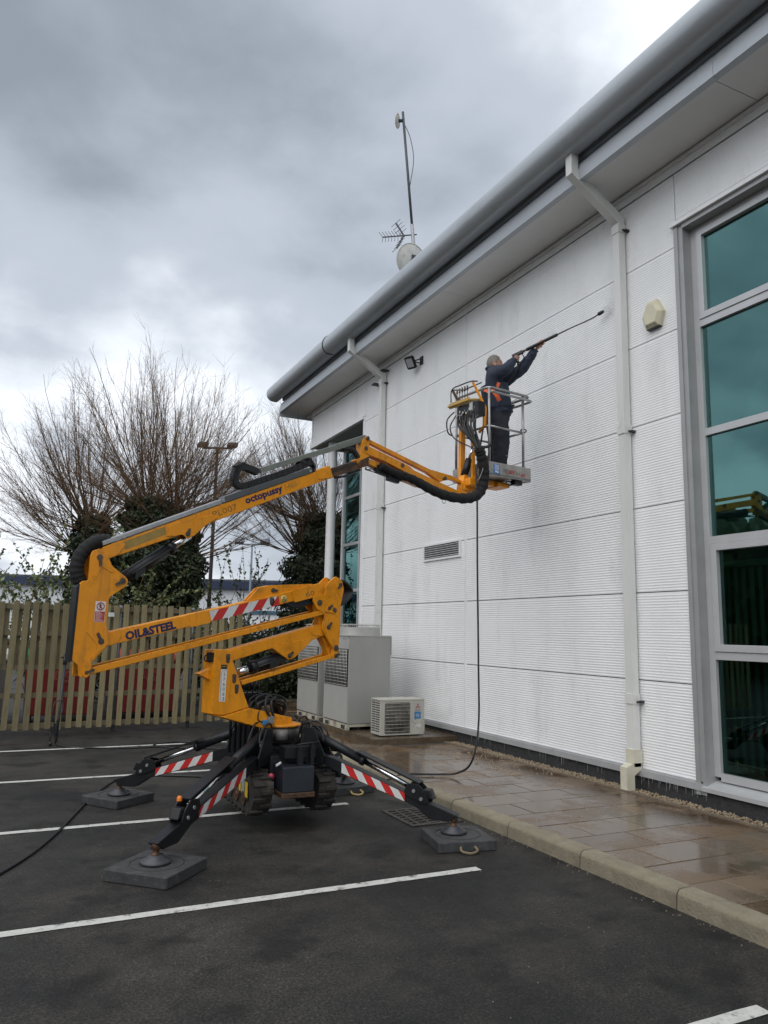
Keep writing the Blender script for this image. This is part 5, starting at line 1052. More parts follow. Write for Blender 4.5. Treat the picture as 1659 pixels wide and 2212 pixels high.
ed = [('pel', 'wst'), ('wst', 'chs'), ('chs', 'nck'), ('nck', 'hd'), ('chs', 'shR'), ('shR', 'elR'), ('elR', 'wrR'), ('chs', 'shL'), ('shL', 'elL'), ('elL', 'wrL'), ('pel', 'hpR'), ('hpR', 'knR'), ('knR', 'anR'), ('pel', 'hpL'), ('hpL', 'knL'), ('knL', 'anL')]
rad_ = {'pel': .11, 'wst': .10, 'chs': .10, 'nck': .058, 'hd': .055, 'shR': .05, 'elR': .04, 'wrR': .028, 'shL': .05, 'elL': .04, 'wrL': .028, 'hpR': .075, 'knR': .055, 'anR': .04, 'hpL': .075, 'knL': .055, 'anL': .04}
bd.add(*skin([P_[n] for n in names], [(names.index(a), names.index(c)) for a, c in ed], [rad_[n] for n in names]), 0, True)
# lance axis (used by the hands)
LT = V((6.19, 6.807, 5.648)); LG = Q(.30, .09, 5.312); LD = (LT-LG).normalized()
def hand(wr, grip, axis, side):
    """palm beside the bar, four fingers curling round it, thumb on the other flank"""
    axis = axis.normalized(); d = (grip-wr).normalized(); out_ = d-axis*d.dot(axis); out_.normalize(); tang = axis.cross(out_)*side
    pc = grip-out_*.026
    vs = [wr, wr.lerp(pc, .5), pc]; es = [(0, 1), (1, 2)]; rd = [(.026, .026), (.03, .024), (.03, .022)]
    for k in range(4):
        o = axis*(.028-.0185*k); L = (.9, 1.0, .96, .8)[k]; b0 = len(vs)
        vs += [pc+o*.9+tang*.006, grip+o-out_*.020+tang*.024*L, grip+o+out_*.012+tang*.026*L, grip+o+out_*.026+tang*.002, grip+o+out_*.020-tang*.016*L]
        es += [(2, b0)]+[(b0+i, b0+i+1) for i in range(4)]; rd += [.0105, .0095, .009, .0085, .0075]
    b0 = len(vs); vs += [wr.lerp(pc, .65)+axis*.022-tang*.008, grip+axis*.040-out_*.014-tang*.022, grip+axis*.052+out_*.004-tang*.024]; es += [(1, b0), (b0, b0+1), (b0+1, b0+2)]; rd += [.012, .0105, .0085]
    return skin(vs, es, rd, 1)
HR, HL = LG-V((0, 0, .055))+LD*.01, LG+LD*.345
bd.add(*hand(P_['wrR'], HR, (LD*-.35+V((0, 0, -1))).normalized(), 1), 0, True); bd.add(*hand(P_['wrL'], HL, LD, -1), 0, True)
# head: a sphere pushed into skull, brow, nose, jaw and ears
hc = Q(.032, 0, 5.213); tilt = rad(6); hf = (PF*math.cos(tilt)+V((0, 0, math.sin(tilt)))).normalized(); hs = PS; hu = (V((0, 0, 1))*math.cos(tilt)-PF*math.sin(tilt)).normalized()
def head_pt(th, ph):
    x, y, z = math.cos(ph)*math.cos(th), math.cos(ph)*math.sin(th), math.sin(ph)
    f, s, u = x*.098, y*.076, z*.118
    if z < 0: f = f*(1-.18*z*z)+.012*(-z); s *= 1-.28*z*z
    fr_ = max(0, x); 
    if x > .5 and abs(y) < .75:
        g2 = math.exp(-(y/.16)**2); f += .030*g2*math.exp(-((z+.16)/.16)**2)           # nose
        f += .008*math.exp(-((z-.22)/.12)**2)                                          # brow
        f -= .010*math.exp(-((z-.03)/.10)**2)*(1-g2)                                   # eye sockets
        f += .008*math.exp(-((z+.52)/.09)**2)*math.exp(-(y/.3)**2); f -= .006*math.exp(-((z+.42)/.05)**2)*math.exp(-(y/.3)**2)
        f += .010*math.exp(-((z+.80)/.14)**2)*math.exp(-(y/.35)**2)                    # chin
    return hc+hf*f+hs*s+hu*u
n1_, n2_ = 40, 28
vs = [head_pt(2*math.pi*i/n1_, math.pi*(j/n2_-.5)) for j in range(n2_+1) for i in range(n1_)]
bd.add(vs, [(j*n1_+i, j*n1_+(i+1) % n1_, (j+1)*n1_+(i+1) % n1_, (j+1)*n1_+i) for j in range(n2_) for i in range(n1_)], 0, True)
for sg in (1, -1):
    bd.tube([hc+hs*sg*.074+hf*(-.012+.018*math.cos(a))+hu*(-.012+.030*math.sin(a)) for a in [k*math.pi/8 for k in range(16)]], .0065, 6, closed=True); bd.obox(hc+hs*sg*.072-hf*.012-hu*.012, hf*.012, hs*.006, hu*.022)
bd.build('body', M_SKIN, man, label='ruddy bare head and hands of the worker')
hr = MB()
def hair_ok(th, ph): 
    x, z = math.cos(ph)*math.cos(th), math.sin(ph); return z > .60 if x > .55 else (z > .25 if x > .25 else (z > -.02 if x > -.15 else z > -.50))
for j in range(n2_):
    for i in range(n1_):
        th, ph = 2*math.pi*(i+.5)/n1_, math.pi*((j+.5)/n2_-.5)
        if hair_ok(th, ph):
            c4 = [(2*math.pi*(i+a)/n1_, math.pi*((j+c)/n2_-.5)) for a, c in ((0, 0), (1, 0), (1, 1), (0, 1))]
            pts = [head_pt(*t) for t in c4]; hr.add([hc+(p-hc)*1.055+V((0, 0, .002)) for p in pts], [(0, 1, 2, 3)], 0, True)
            hr.add([hc+(p-hc)*.98 for p in pts]+[hc+(p-hc)*1.055+V((0, 0, .002)) for p in pts], [(0, 1, 5, 4), (1, 2, 6, 5), (2, 3, 7, 6), (3, 0, 4, 7)], 0, True)
hr.build('hair', M_HAIR, man)
for sg in (1, -1):
    ey = MB(); e0 = hc+hf*.082+hs*sg*.030+hu*.006; ey.lathe([(0, .004), (.007, .002), (.009, -.003)], e0, hf, 10); ey.build('eye', M_INK, man)
# jacket, trousers, boots
jn = ['pel', 'wst', 'chs', 'nck', 'shR', 'elR', 'wrR', 'shL', 'elL', 'wrL']; hem = Q(.08, 0, 4.60)
jv = [hem, P_['wst'], P_['chs'], Q(-.012, 0, 5.085), P_['shR'], P_['elR'], P_['wrR']-(P_['wrR']-P_['elR'])*.02, P_['shL'], P_['elL'], P_['wrL']-(P_['wrL']-P_['elL'])*.02, Q(.085, 0, 4.46)]
jr = [(.185, .185), (.195, .19), (.195, .175), (.088, .085), (.10, .10), (.078, .078), (.050, .050), (.10, .10), (.078, .078), (.050, .050), (.175, .175)]
je = [(10, 0), (0, 1), (1, 2), (2, 3), (2, 4), (4, 5), (5, 6), (2, 7), (7, 8), (8, 9)]
q = MB(); q.add(*crease(*skin(jv, je, jr, 3, 1), .009), 0, True); q.build('jacket', M_NAVYC, man)
q = MB(); q.tube([Q(-.004, 0, 5.125)+PF*.068*math.cos(a)+PS*.066*math.sin(a)+V((0, 0, .012-.015*math.cos(a))) for a in [k*math.pi/10 for k in range(20)]], .020, 8, closed=True); q.build('collar', M_NAVYC, man)
for w1, e1 in (('wrR', 'elR'), ('wrL', 'elL')):
    q = MB(); d_ = (P_[w1]-P_[e1]).normalized(); q.tube([P_[w1]-d_*.035, P_[w1]+d_*.004], [.046, .045], 14); q.build('cuff', M_NAVYC, man)
tv = [Q(.06, 0, 4.64), Q(.06, 0, 4.46), P_['hpR'], P_['knR'], Q(.075, .12, 3.90), P_['anR'], P_['hpL'], P_['knL'], Q(.02, -.12, 3.90), P_['anL']]
tr_ = [.16, .16, (.125, .13), (.112, .115), (.09, .095), (.09, .09), (.125, .13), (.11, .11), (.09, .095), (.09, .09)]
q = MB(); q.add(*crease(*skin(tv, [(0, 1), (1, 2), (2, 3), (3, 4), (4, 5), (1, 6), (6, 7), (7, 8), (8, 9)], tr_, 3, 1), .010), 0, True); q.build('trousers', mat('navy_trousers', (.014, .017, .026), .85, var=.3, vscale=9, bump=.3, bscale=24), man)
q = MB(); q.tube([P_['knR']+V((0, 0, -.20))+PF*(.078*math.cos(a)-.002)+PS*.08*math.sin(a) for a in [k*math.pi/10 for k in range(20)]], .010, 6, closed=True); q.build('reflective_band', mat('band_grey', (.16, .16, .16), .5), man)
for sg, k in ((.12, 'anR'), (-.12, 'anL')):
    f0 = J[k][0]; q = MB(); q.add(*skin([Q(f0-.02, sg, 3.80), Q(f0-.03, sg, 3.712), Q(f0+.06, sg, 3.705), Q(f0+.15, sg, 3.702)], [(0, 1), (1, 2), (2, 3)], [.055, .045, .045, .038], 2, 1), 0, True); q.build('boot', mat('boot_black', (.012, .011, .01), .6), man)
# fall-arrest harness
def strap(name, pts, wd, m_=M_ORG):
    q = MB(); pp_ = smooth_path(pts, 6)
    for i in range(len(pp_)-1): q.bar(pp_[i], pp_[i+1]+(pp_[i+1]-pp_[i])*.1, wd, .006, up=PS)
    return q.build(name, m_, man)
strap('harness_strap', [Q(-.07, 0.165, 4.83), Q(-.02, 0.195, 4.79), Q(.035, 0.200, 4.72), Q(.065, 0.190, 4.66)], .052)
strap('harness_strap', [Q(-.02, 0.195, 4.79), Q(.03, 0.195, 4.84), Q(.06, 0.190, 4.90)], .045)
strap('harness_strap', [Q(-.115, 0.120, 4.82), Q(-.09, 0.160, 4.80), Q(-.05, 0.180, 4.76)], .045)
q = MB(); q.tube([Q(.075+.022*math.cos(a), .185, 4.635+.022*math.sin(a)) for a in [k*math.pi/8 for k in range(16)]], .007, 6, closed=True); q.build('harness_buckle', M_BLACK, man)
strap('lanyard', [Q(.08, .18, 4.61), Q(.11, .16, 4.50), Q(.15, .12, 4.44)], .03, MATS['navy_trousers'])

# ------------------------------------------------------------------ pressure-washer lance in his hands
ln = thing('pressure_lance', 'long black pressure-washer lance held up towards the wall', 'pressure lance', LG)
M_LANCE = mat('lance_black', (.012, .012, .014), .4, var=.15)
side = LD.cross(V((0, 0, 1))).normalized(); lup = side.cross(LD)
q = MB(); q.obox(LG+LD*.02, LD*.075, side*.019, lup*.024); q.obox(LG+LD*.0-lup*.055-LD*.01, LD*.018, side*.015, lup*.06); q.build('gun', M_LANCE, ln, bevel=.008)
q = MB(); q.tube(smooth_path([LG+LD*.075-lup*.015, LG+LD*.085-lup*.08, LG+LD*.05-lup*.115, LG-LD*.005-lup*.115], 5), .007, 6); q.build('trigger_guard', M_LANCE, ln)
q = MB(); q.cyl(LG+LD*.08, LG+LD*.15, .012, 10); q.cyl(LG+LD*.09, LG+LD*.12, .018, 10); q.build('coupling', M_STEEL, ln)
q = MB(); q.tube([LG+LD*.14, LG+LD*.16, LG+LD*.50, LG+LD*.57, LG+LD*.58], [.016, .021, .021, .021, .014], 12); q.build('hand_grip', M_LANCE, ln)
q = MB(); mid_ = LG+LD*1.02-lup*.012; q.tube(smooth_path([LG+LD*.57, LG+LD*.75-lup*.002, mid_, LT], 5), .0085, 8); q.build('wand', M_LANCE, ln)
ld2 = (LT-mid_).normalized(); q = MB(); q.tube([LT-ld2*.02, LT, LT+ld2*.05, LT+ld2*.065], [.012, .023, .020, .013], 12); q.build('nozzle', M_LANCE, ln)

# ------------------------------------------------------------------ hoses
def hose(name, pts, r, lab, n=10):
    q = MB(); q.tube(smooth_path(pts, n), r, 8); return q.build(name, M_RUB, label=lab, cat='hose')
hose('pressure_hose', [LG-LD*.01-lup*.115, Q(.27, .13, 5.05), BP(.36, .40, 4.62), BP(.18, .36, 4.10), BP(.05, .22, 3.86), BP(-.06, .12, 3.84), BP(-.16, .05, 3.62), BP(-.17, .02, 3.3), BP(-.165, .02, 2.5), BP(-.165, .0, 1.4), BP(-.19, -.03, .72), BP(-.28, -.02, .33), (4.75, 7.72, .165), (4.55, 7.86, .138), (4.2, 7.98, .140), (4.0, 8.02, .08), (3.82, 8.05, .018), (3.45, 8.45, .012), (2.9, 8.9, .012), (2.2, 9.3, .012), (1.55, 9.62, .012), (1.28, 9.45, .012), (1.05, 8.95, .012), (.80, 8.2, .012), (.50, 7.2, .012), (.20, 6.45, .012), (-.25, 5.75, .012), (-1.3, 4.6, .012), (-3.2, 3.4, .012), (-6.5, 2.6, .012)], .0115, 'black hose hanging from the platform and trailing across the tarmac')
hose('spare_hose', [(.78, 12.42, .05), (.85, 12.25, .012), (1.3, 11.9, .012), (1.9, 11.75, .012), (2.5, 11.85, .012), (2.75, 12.0, .012), (2.5, 12.15, .012), (2.1, 12.0, .012), (2.3, 11.6, .012), (2.9, 11.3, .012), (3.3, 10.6, .012), (3.2, 9.6, .012)], .011, 'black hose lying on the ground near the slatted fence')
# faint jet of water between nozzle and wall
q = MB(); rw_ = random.Random(12); hit = V((WX-.01, 6.62, 5.78))
for k in range(150):
    t = rw_.random(); sp_ = .012+.075*t; c = (LT+ld2*.07).lerp(hit, t)+V((rw_.gauss(0, sp_*.5), rw_.gauss(0, sp_), rw_.gauss(0, sp_))); 
    if c.x > WX-.004: continue
    d_ = (hit-LT).normalized()*rw_.uniform(.006, .02); q.tube([c-d_, c+d_], [.0013, .0008], 3, cap=False)
q.build('water_spray', MATS['water'], label='fine water spray between the lance nozzle and the wall', cat='water spray', kind='stuff')
# ------------------------------------------------------------------ condensers by the wall
M_CREAMG = mat('unit_grey', (.30, .305, .29), .45, var=.06, vscale=2.5, spots=(.21, .21, .19), spot_scale=3, spot_th=(.6, .85), stretch=(1, 1, .4))
M_CREAMP = mat('unit_panel', (.38, .385, .37), .45, var=.05, vscale=3, spots=(.27, .27, .24), spot_scale=4, spot_th=(.62, .85))
M_COIL = mat('coil_dark', (.018, .018, .018), .7, var=.3, vscale=40, stretch=(1, 60, 1))
M_WIRE = mat('guard_wire', (.46, .46, .43), .45, var=.1)
q = MB(); q.prism([(4.87, 10.2), (6.28, 10.2), (6.28, 13.9), (4.87, 13.9)], frame((0, 0, 0), (1, 0, 0), (0, 1, 0)), .10, .2); q.build('plinth_slab', mat('wet_slab', (.10, .075, .05), .25, var=.3, vscale=5, bump=.15, rvar=.15), pave)
def condenser(y0, lab):
    x0, x1, y1 = 4.87, 5.615, y0+1.0
    t = thing('condenser_unit', lab, 'air conditioner', ((x0+x1)/2, y0+.5, .2), 'tall condenser units by the wall')
    q = MB(); q.box((x0+.012, y0, .30), (x1, y1, 1.655)); q.box((x1-.001, y0-.012, 1.36), (x1+.014, y0+.06, 1.66)); q.build('cabinet', M_CREAMG, t, bevel=.006)
    q = MB(); q.box((x0-.012, y0-.006, 1.655), (x1+.01, y1+.006, 1.672)); q.build('top_plate', M_CREAMP, t)
    q = MB(); q.box((x0-.006, y0+.01, .315), (x0+.0118, y1-.01, .86)); q.build('access_panel', M_CREAMP, t, bevel=.004)
    q = MB(); q.box((x0-.004, y0+.01, 1.455), (x0+.0118, y1-.01, 1.65)); q.build('control_panel', M_CREAMP, t, bevel=.003)
    q = MB(); q.box((x0-.0055, y0+.09, 1.49), (x0-.0042, y0+.16, 1.58)); q.build('spec_label', mat('label_silver', (.36, .36, .36), .5), t)
    q = MB()
    for yy in (y0+.11, y0+.19): q.lathe([(0, .001), (.014, .001), (.014, 0)], (x0-.0042, yy, 1.615), (-1, 0, 0), 10)
    q.build('dial', M_INK, t)
    q = MB(); q.box((x0+.0042, y0+.03, .87), (x0+.0114, y1-.02, 1.45)); q.build('coil', M_COIL, t)
    q = MB()
    for k in range(12): z = .885+.0495*k; q.tube([(x0-.014, y0+.02, z), (x0-.014, y1-.015, z)], .0042, 5)
    for k in range(17): yy = y0+.035+.058*k; q.tube([(x0-.0175, yy, .875), (x0-.0175, yy, 1.45)], .0035, 5)
    q.build('wire_guard', M_WIRE, t)
    q = MB(); q.box((x0+.005, y0+.005, .205), (x0+.05, y1-.005, .295)); q.box((x1-.05, y0+.005, .205), (x1-.005, y1-.005, .295)); q.box((x0+.05, y0+.005, .255), (x1-.05, y0+.04, .295)); q.box((x0+.05, y1-.04, .255), (x1-.05, y1-.005, .295)); q.build('base_frame', mat('base_cream', (.46, .44, .36), .6, var=.12, spots=(.1, .085, .06), spot_scale=7, spot_th=(.5, .7)), t)
    for yy in (y0+.09, y1-.24):
        q = MB(); q.box((x0+.0035, yy, .215), (x0+.0045, yy+.15, .275)); q.build('fork_slot', M_JDARK, t)
    # fan bonnet with a wire guard on top
    cx_, cy_ = (x0+x1)/2-.02, (y0+y1)/2; q = MB()
    ring = rpoly([(-.345, -.44), (.32, -.44), (.32, .44), (-.345, .44)], .28, 6); n = len(ring)
    lv = [(1.0, 1.672), (.985, 1.74), (.97, 1.80)]
    vs = [(cx_+a*f, cy_+c*f, z) for f, z in lv for a, c in ring]; q.add(vs, [(j*n+i, j*n+(i+1) % n, (j+1)*n+(i+1) % n, (j+1)*n+i) for j in range(2) for i in range(n)], 0, True); q.build('fan_bonnet', mat('bonnet_grey', (.36, .36, .34), .5, var=.12, vscale=5), t, fix=True)
    q = MB(); q.add([(cx_+a*.95, cy_+c*.95, 1.76) for a, c in ring], [tuple(range(n))]); q.build('fan_well', M_JDARK, t)
    q = MB()
    for i in range(0, n):
        for tt in (0, .5):
            a, c = ring[i][0]*(1-tt)+ring[(i+1) % n][0]*tt, ring[i][1]*(1-tt)+ring[(i+1) % n][1]*tt
            q.tube([(cx_+a*.97, cy_+c*.97, 1.80), (cx_+a*.93, cy_+c*.93, 1.835), (cx_+a*.80, cy_+c*.80, 1.845), (cx_+a*.35, cy_+c*.35, 1.845)], .0035, 4, cap=False)
    for k in range(5):
        f = .93-.14*k; q.tube([(cx_+a*f, cy_+c*f, 1.838 if k == 0 else 1.847) for a, c in ring], .0035, 4, closed=True)
    for k in range(30):
        yy = cy_-.40+.027*k; q.tube([(cx_-.30, yy, 1.842), (cx_+.28, yy, 1.842)], .003, 4, cap=False)
    q.build('fan_guard', M_WIRE, t)
    return t
condenser(11.2, 'tall grey condenser nearest the camera behind the boom lift turret')
condenser(12.5, 'tall grey condenser at the back, half hidden by the front one')

sm = thing('small_condenser', 'small dirty white air conditioner on the wet slab by the wall', 'air conditioner', (5.44, 10.58, .2))
x0, x1, y0, y1, z0, z1 = 5.07, 5.815, 10.42, 10.74, .215, .738
M_SMALL = mat('small_unit_white', (.46, .45, .40), .4, var=.08, vscale=6, spots=(.30, .28, .23), spot_scale=8, spot_th=(.58, .75))
q = MB(); q.prism(rpoly([(x0, z0), (x1, z0), (x1, z1), (x0, z1)], .018, 3), frame((0, 0, 0), (1, 0, 0), (0, 0, 1)), -y1, -y0); q.build('case', M_SMALL, sm, bevel=.004)
q = MB(); q.box((x0-.004, y0-.006, z1-.022), (x1+.004, y1+.004, z1+.004)); q.build('lid', M_SMALL, sm, bevel=.006)
q = MB(); q.prism(rpoly([(x0+.075, z0+.025), (x0+.50, z0+.025), (x0+.50, z1-.045), (x0+.075, z1-.045)], .03, 4), frame((0, 0, 0), (1, 0, 0), (0, 0, 1)), -y0+.0003, -y0+.0035); q.build('fan_opening', mat('fan_shadow', (.12, .115, .10), .7, var=.3, vscale=20), sm)
q = MB(); q.lathe([(.05, .0045), (.2, .0045), (.2, .004)], (x0+.288, y0, z0+.25), (0, -1, 0), 30); q.build('fan_shroud', mat('fan_dark', (.06, .058, .052), .7, var=.4, vscale=14), sm)
q = MB()
for k in range(9): z = z0+.055+k*.051; q.tube([(x0+.08, y0-.012, z), (x0+.495, y0-.012, z)], .0042, 5)
for k in range(19): x = x0+.09+k*.0222; q.tube([(x, y0-.008, z0+.03), (x, y0-.008, z1-.05)], .002, 4)
q.build('fan_grille', mat('grille_dirty', (.33, .32, .28), .55, var=.2, vscale=30), sm)
for k in range(14):
    z = z0+.05+k*.034; q = MB(); q.box((x0-.0022, y0+.02, z), (x0-.0005, y0+.15, z+.017)); q.box((x0-.0022, y0+.165, z), (x0-.0005, y1-.03, z+.017)); q.build('side_louvre', M_JDARK, sm)
q = MB(); q.box((x1+.001, y0+.05, z0+.03), (x1+.045, y1-.08, z0+.19)); q.build('valve_cover', M_SMALL, sm, bevel=.01)
ff = frame((0, y0, 0), (1, 0, 0), (0, 0, 1))
q = MB(); q.prism([(5.645, .555), (5.76, .555), (5.76, .68), (5.645, .68)], ff, .0005, .0015); q.build('logo_plate', mat('logo_plate', (.42, .42, .40), .4), sm)
q = MB(); cx_, cz_ = 5.7025, .628
for a in (90, 210, 330):
    d = V((math.cos(rad(a)), math.sin(rad(a)))); p = V((-d.y, d.x)); c = V((cx_, cz_)); l_ = .044
    pts = [c+d*.002, c+d*(l_/2+.002)+p*l_*.29, c+d*(l_+.002), c+d*(l_/2+.002)-p*l_*.29]; q.prism([tuple(v) for v in pts], ff, .0016, .0024)
q.build('red_diamonds', mat('logo_red', (.33, .02, .03), .4), sm)
text('maker_name', 'MITSUBISHI', (5.652, y0-.0016, .573), (1, 0, 0), (0, 0, 1), .011, M_INK, sm, width=.10, depth=.0006); text('maker_name', 'ELECTRIC', (5.662, y0-.0016, .558), (1, 0, 0), (0, 0, 1), .010, M_INK, sm, width=.08, depth=.0006)
q = MB(); q.prism([(5.645, .445), (5.757, .445), (5.757, .548), (5.645, .548)], ff, .0005, .0015); q.build('blue_label', mat('label_blue', (.03, .19, .42), .4), sm)
q = MB(); q.tube([(5.70+.022*math.cos(a), y0-.002, .495+.022*math.sin(a)) for a in [k*math.pi/10 for k in range(20)]], .003, 4, closed=True); q.tube([(5.655, y0-.002, .493), (5.685, y0-.002, .500), (5.715, y0-.002, .488), (5.748, y0-.002, .497)], .0022, 4); q.build('label_ring', M_WHT, sm)
q = MB(); q.prism([(5.66, .325), (5.72, .335), (5.735, .31), (5.755, .33), (5.76, .37), (5.70, .365), (5.675, .35)], ff, .0005, .0015); q.prism([(5.652, .41), (5.675, .405), (5.67, .425)], ff, .0005, .0015); q.build('torn_paper', M_WHT, sm)
q = MB(); rs2 = random.Random(2)
for k in range(26):
    x, z = rs2.uniform(5.60, 5.80), rs2.uniform(.24, .44); q.lathe([(0, .0004), (rs2.uniform(.002, .006), .0004), (.0, .0)], (x, y0-.0004, z), (0, -1, 0), 6)
q.build('scuff_marks', mat('scuff', (.12, .1, .08), .8), sm)

# ------------------------------------------------------------------ slatted fence
fd = V((3.75, .46, 0)).normalized(); F0 = V((0.0, 13.47, 0)); fn = V((fd.y, -fd.x, 0)); frz = math.atan2(fd.y, fd.x)
fe = thing('slatted_fence', 'weathered green-brown timber fence of upright pales on grey posts', 'fence', F0)
M_PALE = mat('weathered_timber', (.215, .182, .098), .8, var=.3, vscale=5, stretch=(6, 6, .7), rand=.22, bump=.25, bscale=30, spots=(.09, .085, .055), spot_scale=5, spot_th=(.55, .75))
M_PALEB = mat('timber_rail', (.15, .125, .075), .85, var=.3, vscale=6, rand=.1)
def pale(wd, z0, z1, seed):
    rp2 = random.Random(seed); q = MB(); pts = [(-wd/2, z0), (wd/2, z0+rp2.uniform(-.01, .01)), (wd/2+rp2.uniform(-.004, .004), z1), (-wd/2+rp2.uniform(-.004, .004), z1+rp2.uniform(-.012, .012))]
    q.prism(pts, frame((0, 0, 0), (1, 0, 0), (0, 0, 1)), -.009, .009); return q.data('fence_pale', M_PALE)
pm_ = [pale(.086, .10, 2.10, k) for k in range(4)]; pbm = [pale(.086, 1.10, 2.06, k+9) for k in range(2)]
rp3 = random.Random(8)
x = -3.4; i = 0
while x < 3.92:
    p = F0+fd*x+fn*.045; o = inst(pm_[i % 4], 'fence_pale', (p.x, p.y, rp3.uniform(-.02, .015)), fe, frz); o.rotation_euler = (rp3.uniform(-.004, .004), rp3.uniform(-.013, .013), frz)
    if x < 3.8:
        p = F0+fd*(x+.078)-fn*.045; o = inst(pbm[i % 2], 'fence_pale', (p.x, p.y, rp3.uniform(-.02, .02)), fe, frz); o.rotation_euler = (0, rp3.uniform(-.01, .01), frz)
    x += .1575; i += 1
for z in (2.02, 1.60, 1.07, .63, .16):
    for a, c in ((-3.5, -.55), (-.54, 1.72), (1.73, 3.95)):
        q = MB(); q.bar(F0+fd*a+V((0, 0, z)), F0+fd*c+V((0, 0, z)), .038, .075); q.build('rail', M_PALEB, fe)
M_POST = mat('post_galv', (.16, .175, .19), .5, .5, var=.12)
for a in (-2.7, -.545, 1.725, 3.0, 3.9):
    q = MB(); q.cyl(F0+fd*a-fn*.03+V((0, 0, -.02)), F0+fd*a-fn*.03+V((0, 0, 2.09)), .032, 10); q.build('post', M_POST, fe)
q = MB(); q.obox(F0+fd*1.55+fn*.062+V((0, 0, 1.93)), fd*.05, fn*.004, V((0, 0, .035))); q.build('white_plate', M_WHT, fe)
# bins behind it
def bin_(xc, w_, yc, body, lidm, lab, txt, tm=None):
    t = thing('waste_bin', lab, 'waste bin', (xc, yc, 0), 'wheeled bins behind the fence'); h_ = w_/2
    q = MB(); a = [(xc-h_*.93, yc-.46, .14), (xc+h_*.93, yc-.46, .14), (xc+h_*.93, yc+.46, .14), (xc-h_*.93, yc+.46, .14), (xc-h_, yc-.5, 1.08), (xc+h_, yc-.5, 1.08), (xc+h_, yc+.5, 1.08), (xc-h_, yc+.5, 1.08)]
    q.add(a, [(0, 3, 2, 1), (4, 5, 6, 7), (0, 1, 5, 4), (1, 2, 6, 5), (2, 3, 7, 6), (3, 0, 4, 7)]); q.build('body', body, t, bevel=.02)
    q = MB(); q.box((xc-h_-.02, yc-.53, 1.085), (xc+h_+.02, yc+.5, 1.12)); q.build('rim', body, t, bevel=.008)
    q = MB(); q.prism([(yc-.52, 1.122), (yc-.5, 1.22), (yc-.1, 1.30), (yc+.4, 1.28), (yc+.5, 1.13)], frame((0, 0, 0), (0, 1, 0), (0, 0, 1)), xc-h_, xc+h_); q.build('lid', lidm, t, bevel=.015)
    for sx in (-1, 1):
        for sy in (-1, 1):
            q = MB(); q.cyl((xc+sx*h_*.75-.02, yc+sy*.34, .08), (xc+sx*h_*.75+.02, yc+sy*.34, .08), .08, 14); q.build('wheel', M_RUB, t)
    if txt: text('lettering', txt, (xc-.17, yc-.493, .72), (1, 0, 0), (0, -.04, 1), .2, tm, t, width=.36, outline=True, depth=.004)
M_BRED = mat('bin_red', (.17, .016, .014), .5, var=.15, vscale=4); M_BGRN = mat('lid_green', (.02, .16, .05), .45, var=.12); M_BLIDR = mat('lid_red', (.42, .05, .04), .45, var=.12)
M_BTXT = mat('bin_print', (.34, .08, .07), .6)
bin_(.92, 1.14, 15.6, M_BRED, M_BGRN, 'red bin with a green lid seen through the left of the fence', 'AS', M_BTXT)
bin_(2.45, 1.30, 15.7, M_BRED, M_BLIDR, 'red bin with a red lid seen through the right of the fence', 'AS', M_BTXT)
bin_(-.42, 1.1, 15.6, mat('bin_grey', (.10, .095, .09), .6, var=.15), mat('lid_pale', (.42, .42, .40), .5), 'grey bin with a pale lid at the left edge behind the fence', None)

# lance leaning on the fence
st = thing('spare_lance', 'spare pressure lance propped upright against the slatted fence', 'pressure lance', (.76, 12.45, 0))
a, b_ = V((.775, 12.42, .03)), V((.895, 13.30, 2.12))
q = MB(); q.tube([a, a.lerp(b_, .55)], .020, 8); q.build('lower_tube', mat('lance_blue', (.03, .035, .042), .45, .2, var=.15), st); q = MB(); q.tube([a.lerp(b_, .55), b_], .013, 8); q.build('upper_tube', M_GALV, st)
q = MB(); q.tube([a.lerp(b_, .53), a.lerp(b_, .60)], .03, 8); q.obox(a.lerp(b_, .58)-V((.03, 0, 0)), (.04, 0, 0), (0, .02, 0), (0, 0, .012)); q.build('clamp', M_LANCE, st)
q = MB(); q.tube(smooth_path([(.70, 12.38, .01), (.69, 12.40, .15), (.72, 12.44, .27), (.76, 12.46, .30), (.75, 12.44, .2), (.78, 12.42, .05)], 5), .012, 6); q.obox((.73, 12.42, .22), (.045, 0, 0), (0, .02, 0), (0, 0, .05)); q.tube([(.70, 12.38, .0), (.70, 12.38, .06)], .02, 8); q.build('gun', M_LANCE, st)
q = MB(); q.tube(smooth_path([(.74, 12.44, .27), (.70, 12.45, .45), (.72, 12.5, .6), (.82, 12.55, .62), (.84, 12.52, .5), (.76, 12.45, .33)], 6), .008, 6); q.build('hose_loop', M_RUB, st)

# ------------------------------------------------------------------ lamp posts and the far warehouse
M_LPOST = mat('lamp_post', (.03, .023, .019), .7, .2, var=.25)
def lamp(name, lab, base, h, r, arm, hs_, m_, tilt=0.0, hd=(1, 0, 0)):
    t = thing(name, lab, 'lamp post', base); b0 = V(base); d = V(hd).normalized(); q = MB(); q.tube([b0, b0+V((0, 0, h*.4)), b0+V((0, 0, h))], [r*1.25, r*1.1, r*.85], 10); q.build('pole', m_, t)
    q = MB(); q.bar(b0+V((0, 0, h-.02))-d*arm, b0+V((0, 0, h-.02))+d*arm, r, r); q.build('cross_arm', m_, t)
    for sg in (-1, 1):
        c = b0+V((0, 0, h+hs_*.28))+d*sg*arm; n_ = V((d.y, -d.x, 0)); q = MB(); q.obox(c, d*hs_*.5, n_*hs_*.42+V((0, 0, -.25*hs_)), V((0, 0, hs_*.16))+n_*.1*hs_); q.build('lamp_head', m_, t, bevel=hs_*.05)
